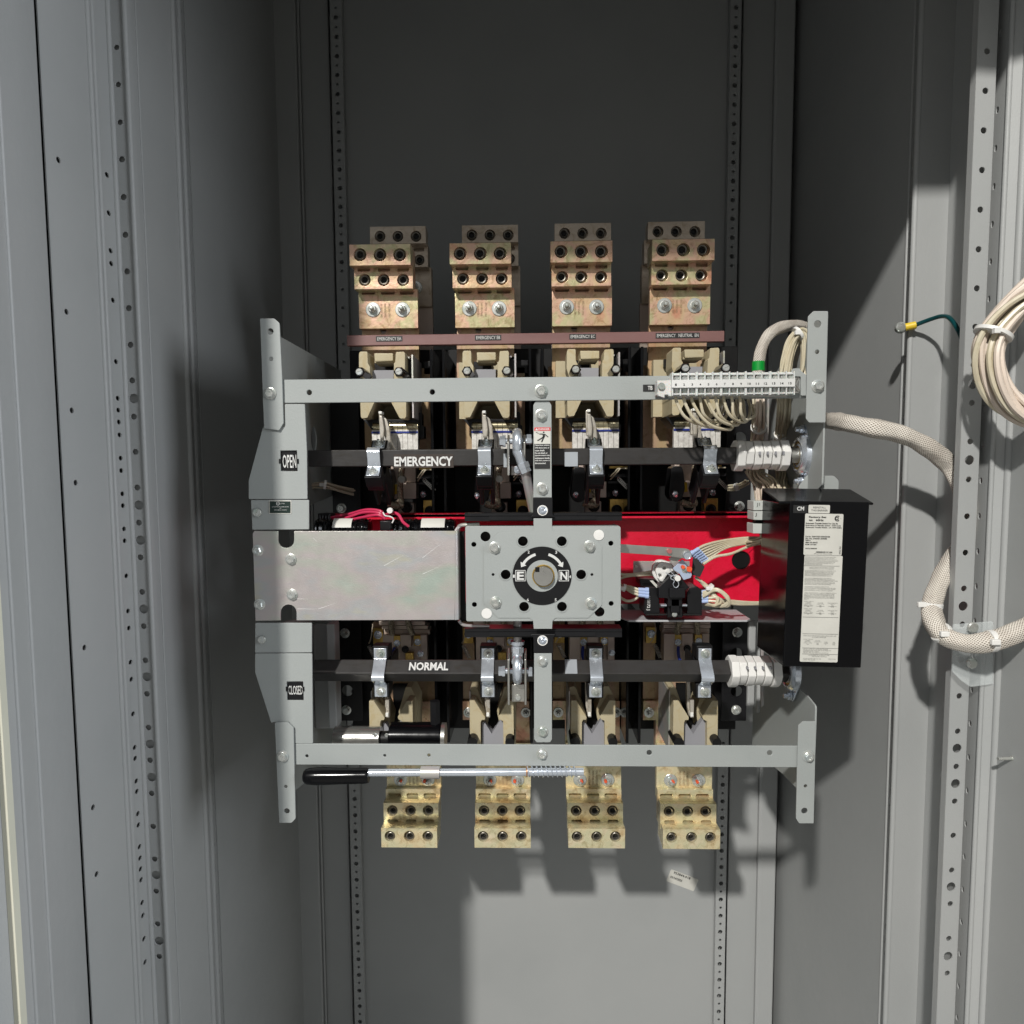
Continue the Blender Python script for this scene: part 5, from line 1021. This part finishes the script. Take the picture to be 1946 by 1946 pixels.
para = [('SUITABLE FOR CONTROL OF MOTORS, ELECTRIC', 1059, 59), ('DISCHARGE AND TUNGSTEN LAMPS, ELECTRIC', 1061.4, 56), ('HEATING EQUIP. WHERE THE SUM OF MOTOR FULL', 1063.8, 61), ('LOAD AMPS AND AMPS OF OTHER LOADS DOES NOT', 1066.1, 63), ('EXCEED THE SWITCH AMPERE RATING AND THE', 1068.5, 57), ('TUNGSTEN LOAD DOES NOT EXCEED 30% OF', 1071, 54), ('SWITCH RATING. 480V MAX', 1073.3, 33),
        ('WHEN PROTECTED BY A CIRCUIT BREAKER THIS', 1085, 59), ('TRANSFER SWITCH IS SUITABLE FOR USE ON A', 1087.4, 56), ('CIRCUIT CAPABLE OF DELIVERING THE SHORT', 1089.7, 55), ('CIRCUIT CURRENT FOR THE MAXIMUM TIME', 1092, 54), ('DURATION AND VOLTAGE MARKED BELOW', 1094.4, 51),
        ('THE CIRCUIT BREAKER MUST INCLUDE AN', 1099.5, 51), ('INSTANTANEOUS TRIP RESPONSE UNLESS THE', 1101.8, 57), ('AVAILABLE SHORT CIRCUIT CURRENT IS LESS THAN', 1104, 63), ('OR EQUAL TO THE SHORT TIME RATING OF THE', 1106.3, 57), ('TRANSFER SWITCH AND THE CIRCUIT BREAKER', 1108.6, 58), ('INCLUDES A SHORT TIME TRIP RESPONSE', 1110.9, 50),
        ('THE MAXIMUM CLEARING TIME OF THE', 1115.5, 46), ('INSTANTANEOUS TRIP RESPONSE MUST BE LESS', 1118, 59), ('THAN OR EQUAL TO THE TIME DURATION SHOWN', 1120.3, 59), ('FOR THE MARKED SHORT CIRCUIT CURRENT', 1122.7, 54),
        ('WHEN PROTECTED BY A CIRCUIT BREAKER WITH A', 1127.2, 61), ('SHORT TIME TRIP RESPONSE THE SHORT TIME', 1129.6, 57), ('RESPONSE OF THE CIRCUIT BREAKER MUST BE', 1132, 57), ('COORDINATED WITH THE SHORT TIME CURRENT', 1134.4, 58), ('RATING OF THE TRANSFER SWITCH AS MARKED', 1136.6, 57), ('BELOW', 1138.9, 9),
        ('USE 60 C AND 75 C WIRE FOR POWER', 1234, 47), ('CONNECTIONS. WIRE SIZE TO BE BASED ON', 1236.5, 53), ('RATING OF 75 C WIRE', 1238.8, 29), ('USE 60 C MIN. CU WIRE FOR CONTROLS', 1241, 48)]
for s_, y_, w_ in para: FL(s_, 1532, y_, 1532 + w_)
FL('SHORT CIRCUIT WITHSTAND / CLOSING', 1541, 1078.6, 1588, 1.7); FL('RATINGS WHEN USED WITH CIRCUIT BREAKERS', 1541, 1081.2, 1587, 1.7)
for y0 in (1143.5, 1157.5):
    FL('SHORT CIRCUIT' if y0 < 1150 else 'SHORT TIME', 1532, y0, 1550 if y0 < 1150 else 1547)
    for x_, ls in ((1540, ('CURRENT', '(RMS SYM.', 'AMPS x 1000)', '85')), (1563, ('VOLTAGE', '(VOLTS AC)', 'MAX', '480')), (1586, ('TIME DURATION', '(SEC)', 'MAX', '0.05'))):
        for k, s_ in enumerate(ls):
            h_ = len(s_) * .72; FL(s_, x_ - h_, y0 + 2.6 + k * 2.4, x_ + h_)
        b.pb(x_ - 8, y0 + 8.6, x_ + 8, y0 + 8.9, YL - .0004, .0002)
rule(1075.6); rule(1173.3); rule(1205); rule(1232); rule(1243.5)
FL('SHORT CIRCUIT WITHSTAND/CLOSING RATINGS WHEN USED', 1531.5, 1208.7, 1594, 1.8); FL('WITH CURRENT LIMITING FUSES', 1548, 1211.4, 1575, 1.8); FL('SHORT CIRCUIT', 1532, 1215.5, 1550)
for x_, ls in ((1540, ('CURRENT', '(RMS SYM.', 'AMPS x 1000)', '200')), (1559, ('VOLTAGE', '(VOLTS AC)', 'MAX', '480')), (1575, ('', 'FUSE', 'CLASS', 'L')), (1590, ('', 'MAX', 'SIZE', '2000'))):
    for k, s_ in enumerate(ls):
        if s_: h_ = len(s_) * .68; FL(s_, x_ - h_, 1218 + k * 2.3, x_ + h_)
FL('USE COPPER OR ALUMINUM WIRE', 1542, 1245.5, 1582); FL('FOR POWER TERMINALS', 1549, 1248, 1577); FL('INSTRUCTION 381333-126', 1532, 1252.3, 1566); FL('LABEL 776126-002', 1532, 1254.6, 1555); FL('MADE IN USA', 1580, 1252.3, 1594)
b.build('fine_print', FINE, l2)
t.rotation_euler = (0, R(1.1), 0); t.location.x -= .0022
t = thing('bracket_tab', 'light grey chamfered tab standing up behind the black cover box', 'tab', W(1555, 950, 1.03)); b = MB(); b.ppl([(1518, 960), (1518, 925), (1533, 904), (1585, 904), (1594, 913), (1594, 960)], [], 1.045, .003, .0006, .002); b.build('sheet', PAINT, t)
t = thing('reflector_post', 'thin vertical zinc strip left of the black cover box', 'strip', W(1452, 1230, 1.06)); b = MB(); b.ppl([(1449, 1022), (1458, 1022), (1458, 1132), (1454, 1231), (1446.5, 1231)], [], 1.05, .006, .0008); b.build('upper_bar', ZINC, t); b = MB(); b.ppl([(1446, 1231), (1452, 1231), (1452, 1340), (1447, 1345)], [], 1.15, .006, .0008); b.build('lower_bar', ZINC, t)
# connector J1
t = thing('plug_connector', 'pale grey plug connector marked J1 below the wire bundle', 'connector', W(1452, 1014, 1.04))
PLUG = mat('pale_grey_plug', (.50, .52, .49), .45)
b = MB(); b.ppl([(1432, 952), (1455, 952), (1473, 955), (1473, 970), (1432, 970)], [], 1.04, .03, .0008, .001); b.ppl([(1432, 971.5), (1474, 971.5), (1472.5, 989), (1432, 988)], [], 1.038, .03, .0008, .001); b.ppl([(1431, 995), (1473.5, 996), (1473, 1014), (1431, 1014)], [], 1.04, .03, .0008, .001); b.build('housing', PLUG, t)
text('J1', 1438, 955.5, 1444, 963.5, 1.0395, INK, t); text('J', 1434.8, 975, 1438, 982, 1.0375, INK, t); text('L', 1469, 975, 1471.4, 981, 1.0375, INK, t)
b = MB(); b.pb(1436, 989, 1473, 995, 1.05, .015); b.build('dark_gap', BLACKM, t)
# ================================================================== TERMINAL BLOCK
Yt = .952
t = thing('terminal_block', 'white terminal block numbered 1 to 15 on the upper cross beam', 'terminal block', W(1393, 752, Yt))
NY = mat('terminal_nylon', (.62, .63, .61), .4, sss=.1)
def ty(x): return -(x - 1283) * .008      # strip follows the beam
def cell(k): return 1284 + k * 15.58 + (k // 3) * .0
for g in range(5):
    x0 = 1277.5 + g * 46.7; dy = -.9 * g / 2
    b = MB(); b.pb(x0, 709 + dy, x0 + 45.6, 752 + dy, .960, .030)
    b.pb(x0, 732 + dy, x0 + 45.6, 737 + dy, Yt, .016); b.pb(x0, 722 + dy, x0 + 45.6, 727 + dy, Yt, .016)
    b.pb(x0, 710.5 + dy, x0 + 45.6, 713.3 + dy, Yt + .003, .016); b.pb(x0, 747.5 + dy, x0 + 45.6, 750 + dy, Yt + .003, .016)
    for k in range(4):
        xx = x0 + k * 15.2 * .98; b.pp([(xx, 708 + dy), (xx + 1.9, 706 + dy), (xx + 1.9, 752 + dy), (xx, 752 + dy)], Yt, .018)
    md = b.build('terminal_module', NY, t, bevel=.0003)
    for k in range(3):
        for yy in (718.4, 742.3):
            o_ = bolt('slot', x0 + 8.3 + k * 14.9, yy + dy, .9595, 4.9, md, 'terminal_screw'); o_.rotation_euler = (0, R(rn.choice((20, -35, 75, 50, -60))), 0)
p0, p1 = W(1276, 730, Yt), W(1510, 727, Yt)
b = MB(); b.box(p0.x, p1.x, Yt - .002, Yt - .0001, p0.z * .5 + p1.z * .5 - sc(7.2, Yt), p0.z * .5 + p1.z * .5 + sc(7.2, Yt)); st = b.build('number_strip', WINK, t)
for k in range(15):
    s_ = str(k + 1); xx = 1284.5 + k * 15.5; yy = 731.0 - k * .2; hw = 1.5 if k < 9 else 3.1
    text(s_, xx - hw, yy - 2.1, xx + hw, yy + 2.1, Yt - .0024, INK, st, bold=.015)
b = MB(); b.pb(1249, 723, 1277, 750, .966, .02); b.ppl([(1249, 724), (1277, 722), (1277, 754), (1270, 752), (1270, 750), (1263, 750), (1263, 756), (1251, 752)], [], .962, .008, .0006); ec = b.build('end_clip', mat('milky_plastic', (.62, .60, .58), .35, sss=.2), t); bolt('slot', 1257, 734.5, .961, 6.8, ec, 'screw')
b = MB(); b.pb(1510.5, 718, 1519, 747, .97, .015); b.tube(ps([(1513, 722, .966), (1518, 719, .964), (1513, 731, .962), (1520, 742, .966)]), .0012, 6); b.build('spring_end_clip', STEEL, t)
b = MB(); b.pb(1222, 730.8, 1248.5, 744, .9893, .0005); l_ = b.build('tb_label', INK, t); text('TB', 1231, 733.3, 1240, 741.2, .9888, WINK, l_, bold=.02)
t = thing('slotted_bracket', 'small grey bent bracket at the right end of the terminal block', 'bracket', W(1520, 712, .97)); b = MB(); b.ppl([(1504, 705), (1508, 700), (1520, 700), (1524, 706), (1532, 712), (1532, 752), (1522, 752), (1522, 716), (1504, 714)], [], .985, .003, .0006, .001); b.build('sheet', PAINT, t)
# nine looped wires under the terminal block
ends = [(1330, 806, 1362, 770), (1352, 812, 1368, 800), (1380, 816, 1386, 796), (1352, 800, 1362, 788), (1393, 808, 1395, 795), (1385, 803, 1390, 790), (1409, 802, 1412, 790), (1402, 800, 1400, 785), (1416, 798, 1420, 800)]
for k in range(9):
    x0 = 1283.5 + k * 15.1; ex, ey, fx, fy = ends[k]
    ln = ex - x0
    pts = [(x0, 750 - k * .2, .972), (x0 + 2.5, 764, .970), (x0 + ln * .30, 764 + (ey - 764) * .55, .972), (x0 + ln * .62, ey - 6, .978), (ex, ey, .99), (ex + 12, ey - 4, 1.0), (fx + 14, fy - 12, 1.02), (fx + 10, fy - 30, 1.05)]
    wire(pts, 'looped cream wire hanging from terminal %d' % (k + 1), .0022, group='looped wires under the terminal block')
# ================================================================== BUNDLES
def bundle(name, label, path, n, R_, r, m, cat='wire bundle', twist=0.6, group=None, seed=1, ties=()):
    t_ = thing(name, label, cat, W(*path[0]), group); P_ = ps(path, 8); rn = random.Random(seed); M_ = len(P_)
    frames = []; pu = None
    for k, p in enumerate(P_):
        tt = (P_[min(k + 1, M_ - 1)] - P_[max(k - 1, 0)]).normalized(); u = tt.orthogonal().normalized() if pu is None else (pu - tt * pu.dot(tt)).normalized(); pu = u; frames.append((p, u, tt.cross(u)))
    for i in range(n):
        rr = R_ * math.sqrt((i + .4) / n); a0 = i * 2.4; ph = rn.uniform(0, 6); am = rn.uniform(.04, .22) * R_; f = rn.uniform(.5, 1.4); tw = twist * rn.uniform(.4, 1.4)
        b = MB(); pts = []
        for k, (p, u, v) in enumerate(frames):
            s = k / (M_ - 1); a = a0 + tw * s * 2; q = rr + am * math.sin(ph + f * s * 9); pts.append(p + u * q * math.cos(a) + v * q * math.sin(a))
        b.tube(pts, r, 7); b.build('wire', m if i % 4 else WIRE, t_)
    for s in ties:
        k = int(s * (M_ - 1)); p, u, v = frames[k]; ax = u.cross(v); b = MB(); b.lathe([(R_ + r, -.0022), (R_ + r * 1.5, -.0022), (R_ + r * 1.5, .0022), (R_ + r, .0022)], p, ax, 24)
        q = p + Vector((-R_ * .6, -R_ - r, 0)); b.box(q.x - .0035, q.x + .0035, q.y - .003, q.y + .002, q.z - .003, q.z + .003); b.build('cable_tie', WHITE, t_)
    return t_
WIRP = mat('pinkish_cream_wire', (.66, .56, .47), .42, cscale=50)
bundle('wire_bundle', 'upright pinkish cream wire bundle running behind the nylon sleeve to the plug', [(1441, 738, 1.07), (1443, 780, 1.07), (1442, 812, 1.12), (1438, 850, 1.16), (1440, 900, 1.14), (1446, 930, 1.10), (1449, 955, 1.06)], 20, .0100, .0017, WIRP, seed=2, ties=(.35, .48))
bundle('wire_bundle', 'upright cream wire bundle left of the corner bracket, passing behind the bearing', [(1489, 738, 1.06), (1490, 775, 1.06), (1488, 805, 1.12), (1484, 850, 1.16), (1488, 905, 1.14), (1486, 930, 1.10), (1495, 960, 1.07), (1500, 975, 1.06)], 19, .0098, .0017, WIRE, seed=4, ties=(.36,))
bundle('wire_bundle', 'crossing tangle of dull wires just below the upper nylon sleeve', [(1430, 890, 1.12), (1440, 910, 1.11), (1465, 920, 1.10), (1480, 935, 1.09), (1492, 960, 1.08)], 14, .012, .0017, WIRED, seed=5, twist=2)
bundle('wire_bundle', 'arched cream wire bundle beside the upper right corner bracket', [(1493, 712, 1.07), (1497, 680, 1.07), (1505, 650, 1.07), (1518, 634, 1.07), (1529, 640, 1.07), (1532, 665, 1.07), (1531, 700, 1.07), (1526, 720, 1.07)], 13, .0088, .0020, WIRE, seed=6, ties=(.42,))
bundle('wire_bundle', 'small bundle of pale wires in the dark at the left of the EMERGENCY shaft', [(583, 930, 1.2), (598, 922, 1.2), (618, 921, 1.2), (640, 928, 1.21), (672, 935, 1.23)], 7, .006, .0014, WIRED, seed=7, ties=(.5,))
bundle('wire_bundle', 'short bundle of pale wires above the red channel at the right', [(1384, 928, 1.25), (1398, 926, 1.24), (1412, 920, 1.23), (1420, 915, 1.22)], 5, .005, .0014, WIRE, seed=8, ties=(.4,))
bundle('wire_bundle', 'drooping bundle of wires under the plug marked J1', [(1450, 1012, 1.06), (1449, 1024, 1.06), (1430, 1030, 1.08), (1420, 1034, 1.1)], 6, .005, .0014, WIRE, seed=9)
bundle('coiled_cable', 'thick coil of cream wires with a white tie at the right edge', [(1990, 530, .86), (1950, 563, .865), (1915, 597, .87), (1885, 640, .872), (1878, 680, .872), (1890, 725, .872), (1918, 765, .87), (1960, 790, .865), (2010, 800, .86)], 17, .0165, .0036, WIRP, cat='cable coil', twist=1.6, seed=12, ties=(.37,))
# braided sleeves
t = thing('braided_cable', 'thick braided cable sweeping right from the corner bracket and looping back', 'cable', W(1700, 830, .96))
path = [(1560, 800, 1.16), (1575, 800, 1.09), (1604, 803, 1.02), (1650, 812, .985), (1710, 824, .98), (1760, 848, .985), (1800, 882, .995), (1828, 930, .985), (1836, 985, .98), (1828, 1035, .985), (1802, 1078, .98), (1780, 1120, .965), (1770, 1163, .945), (1788, 1203, .92), (1835, 1222, .90), (1885, 1218, .885), (1935, 1200, .88), (1990, 1170, .875)]
uvtube('sleeve', ps(path, 10), .0125, SLEEVE, t, rep=.0085)
for x, y, Y, ax in ((1770, 1150, .951, (.1, 0, 1)), (1789, 1203, .920, (1, 0, -.8)), (1884, 1218, .885, (1, 0, .1))):
    p = W(x, y, Y); b = MB(); b.lathe([(.0125, -.0035), (.0142, -.0035), (.0142, .0035), (.0125, .0035)], p, ax, 28); q = p + Vector((-.016 if ax[2] == 1 else -.004, -.006 if ax[2] == 1 else -.0145, .002)); b.box(q.x - .006, q.x + .005, q.y - .003, q.y + .003, q.z - .0035, q.z + .0035); b.build('cable_tie', WHITE, t, bevel=.001)
t = thing('braided_cable', 'braided cable arching up from the terminal block with a green band', 'cable', W(1442, 738, 1.07))
uvtube('sleeve', ps([(1441, 735, 1.07), (1441, 700, 1.07), (1446, 665, 1.07), (1460, 638, 1.075), (1482, 623, 1.09), (1510, 618, 1.11), (1540, 625, 1.14)], 10), .0085, SLEEVE, t, rep=.0065)
b = MB(); b.lathe([(.0088, 0), (.0094, 0), (.0094, .014), (.0088, .014)], W(1441, 705, 1.07), (0, 0, 1), 28); b.build('green_band', GREEN, t)
# earth wire
t = thing('earth_wire', 'dark green earth wire with yellow ring terminal screwed to the right channel', 'earth wire', WX(1712, 622, .585))
b = MB(); P_ = ps([(1739, 618, 1.075), (1765, 608, 1.06), (1790, 601, 1.04), (1806, 606, 1.02), (1822, 630, 1.0), (1836, 665, .985), (1845, 690, .98)], 8); b.tube(P_, .0031, 12); b.build('insulation', TEAL, t)
b = MB(); b.tube([W(1720, 622, 1.08), W(1741, 617.5, 1.075)], .0056, 14, lambda u: 1 + .12 * math.sin(u * 3.1)); b.build('yellow_crimp', YEL, t, bevel=.0008)
bolt('cap', 1711, 622.5, 1.076, 9, t, 'screw'); b = MB(); b.cyl(W(1712, 622.5, 1.078), (0, 1, 0), sc(10.5, 1.08), .003, 24); b.pb(1711, 618, 1723, 627, 1.078, .002); b.build('ring', BOLT, t)
# clear clip under the loop
t = thing('clear_cable_clip', 'clear plastic mounting plate with two screws under the braided loop', 'cable clip', W(1845, 1225, .94))
b = MB(); b.ppl([(1812, 1187), (1888, 1181), (1888, 1300), (1845, 1306), (1825, 1292), (1810, 1276)], [], .935, .003, .0006, .002); b.build('plate', CLEAR, t); bolt('cap', 1848, 1192, .932, 10, t, 'screw'); bolt('cap', 1846, 1260, .932, 10, t, 'screw')
# ================================================================== HANDLE
t = thing('crank_lever', 'chrome lever with black grip and coil spring lying under the lower beam', 'handle', W(840, 1475, .985))
Yh = .985; a_, c_ = W(577, 1475.5, Yh), W(701, 1474, Yh); d = (c_ - a_)
b = MB(); b.lathe([(.0005, 0), (.008, .0005), (.0105, .003), (.0118, .007), (.0128, .02), (.0118, .055), (.0112, d.length - .004), (.0100, d.length), (.004, d.length)], a_, d, 40); b.build('grip', GLOSSBLK, t)
b = MB(); p0, p1 = W(700, 1468.5, Yh), W(1109, 1466.5, Yh); b.tube([p0, p0 + (p1 - p0) * .995, p1], .0056, 20); b.build('rod', CHROME, t)
b = MB(); q0, q1 = W(1000, 1466.5, Yh), W(1098, 1466.2, Yh); N = 220; b.tube([q0 + (q1 - q0) * (i / N) + Vector((0, math.cos(i / N * 2 * math.pi * 11), math.sin(i / N * 2 * math.pi * 11))) * .0072 for i in range(N + 1)], .0009, 6); b.build('coil_spring', CHROME, t)
b = MB(); b.cyl(W(1000, 1466.6, Yh), (1, 0, 0), .0078, .0018, 24); b.build('copper_washer', mat('copper', (.65, .33, .16), .3, metal=.9), t)
t = thing('spring_clip', 'small zinc clip holding the chrome lever under the beam', 'clip', W(819, 1480, .975)); b = MB()
cxz = W(819, 1468, Yh); prof = [(Yh + .009 * math.cos(R(a)), cxz.z + .009 * math.sin(R(a))) for a in range(70, 300, 20)]
b.ext(prof + [(Yh + .0078 * math.cos(R(a)), cxz.z + .0078 * math.sin(R(a))) for a in range(290, 60, -20)], W(800, 1468, Yh).x, W(836, 1468, Yh).x, 'x'); b.build('band', ZINC, t)
# ================================================================== SOLENOID
t = thing('solenoid', 'silver and black cylinder pair resting behind the lower beam at left', 'solenoid', W(738, 1413, 1.06))
Yc = 1.06; p = W(636, 1403, Yc + .02); L1 = W(724, 1403, Yc + .02).x - p.x
b = MB(); b.lathe([(.018, 0), (.0195, .001), (.0195, L1 - .001), (.019, L1)], p, (1, 0, 0), 40); b.build('silver_barrel', SILVER, t)
b = MB(); b.lathe([(.012, 0), (.012, .022)], p + Vector((L1, 0, 0)), (1, 0, 0), 30); b.build('neck', BLACKM, t)
p2 = W(742, 1400, Yc + .02); L2_ = W(840, 1400, Yc + .02).x - p2.x; b = MB(); b.lathe([(.022, 0), (.0235, .0015), (.0235, L2_ - .002), (.022, L2_)], p2, (1, 0, 0), 40); b.build('black_barrel', GLOSSBLK, t)
b = MB(); b.lathe([(.0228, 0), (.0225, .006), (.004, .0065)], p2 + Vector((L2_, 0, 0)), (1, 0, 0), 36); b.build('end_cap', STEEL, t)
b = MB(); b.cyl(W(827, 1376, Yc + .02), (0, 0, 1), .0085, .038, 6); b.build('black_stem', BLACK, t)
for x, y in ((712, 1396), (735, 1397)): bolt('cap', x, y, Yc + .002, 4, t, 'screw')
# ================================================================== CONTROL COILS (left, above the zinc cover)
for k, (x0, x1, lb_) in enumerate(((600, 706, 'left black wrapped coil under the red wires'), (748, 868, 'right black wrapped coil with a white label'))):
    t = thing('wrapped_coil', lb_, 'coil', W((x0 + x1) / 2, 1010, 1.06), 'black wrapped coils above the zinc cover'); b = MB(); p = W(x0, 1007, 1.07); L_ = W(x1, 1007, 1.07).x - p.x
    pr = [(.001, 0)] + [(.0165 + .0012 * math.sin(i * 1.9) + .0006 * math.sin(i * 5.1), .002 + (L_ - .004) * i / 40) for i in range(41)] + [(.001, L_)]
    b.lathe(pr, p, (1, 0, 0), 28); b.build('wrapping', GLOSSBLK, t)
    xa, xb = ((632, 668), (800, 845))[k]; b = MB(); q = W(xa, 1000, 1.0); pts = []
    X0, X1 = W(xa, 1000, 1.055).x, W(xb, 1000, 1.055).x; o = [(p.y + .0187 * math.cos(R(a)), p.z + .0187 * math.sin(R(a))) for a in range(105, 175, 10)]; o += [(p.y + .0181 * math.cos(R(a)), p.z + .0181 * math.sin(R(a))) for a in range(165, 95, -10)]
    b.ext(o, X0, X1, 'x'); b.build('paper_label', PAPER, t)
t = thing('coil_bracket', 'black bracket between the two wrapped coils', 'bracket', W(732, 1008, 1.04)); b = MB(); b.pb(722, 990, 742, 1008, 1.035, .03); b.build('block', BLACK, t, bevel=.001)
for i, (pts, lb_) in enumerate((([(626, 984, 1.1), (660, 978, 1.09), (695, 969, 1.07), (722, 971, 1.06), (728, 979, 1.06)], 'upper left pink red wire arching over the coils'), ([(626, 988, 1.1), (655, 985, 1.08), (690, 974, 1.065), (720, 975, 1.055), (730, 985, 1.055)], 'second pink red wire, just under the arching one'),
        ([(626, 992, 1.1), (655, 990, 1.08), (690, 983, 1.06), (718, 979, 1.05), (732, 986, 1.05)], 'third pink red wire close above the left coil'), ([(734, 978, 1.07), (745, 974, 1.06), (757, 978, 1.05), (766, 992, 1.045), (777, 1001, 1.045)], 'short pink red wire dropping onto the right coil'))):
    wire(pts, lb_, .0023, REDW, 'pink red coil wires', name='red_wire')
wire([(728, 974, 1.05), (732, 980, 1.045), (742, 982, 1.04), (748, 987, 1.04), (745, 994, 1.04)], 'short white looped wire between the red wires', .0011, WHITE, None, name='white_wire')
t = thing('wire_plug', 'black plug at the left end of the pink red wires', 'plug', W(615, 1000, 1.1)); b = MB(); b.pb(604, 976, 628, 1000, 1.095, .03)
for k in range(4): b.pb(606 + k * 5.5, 979, 609 + k * 5.5, 997, 1.092, .003)
b.build('body', BLACK, t, bevel=.0015)
b = MB(); b.cyl(W(742, 970, 1.05), (0, -1, 0), .0045, .006, 8); tag(b.build('tie_head', WHITE), 'white cable tie head standing above the red wires', 'cable tie')
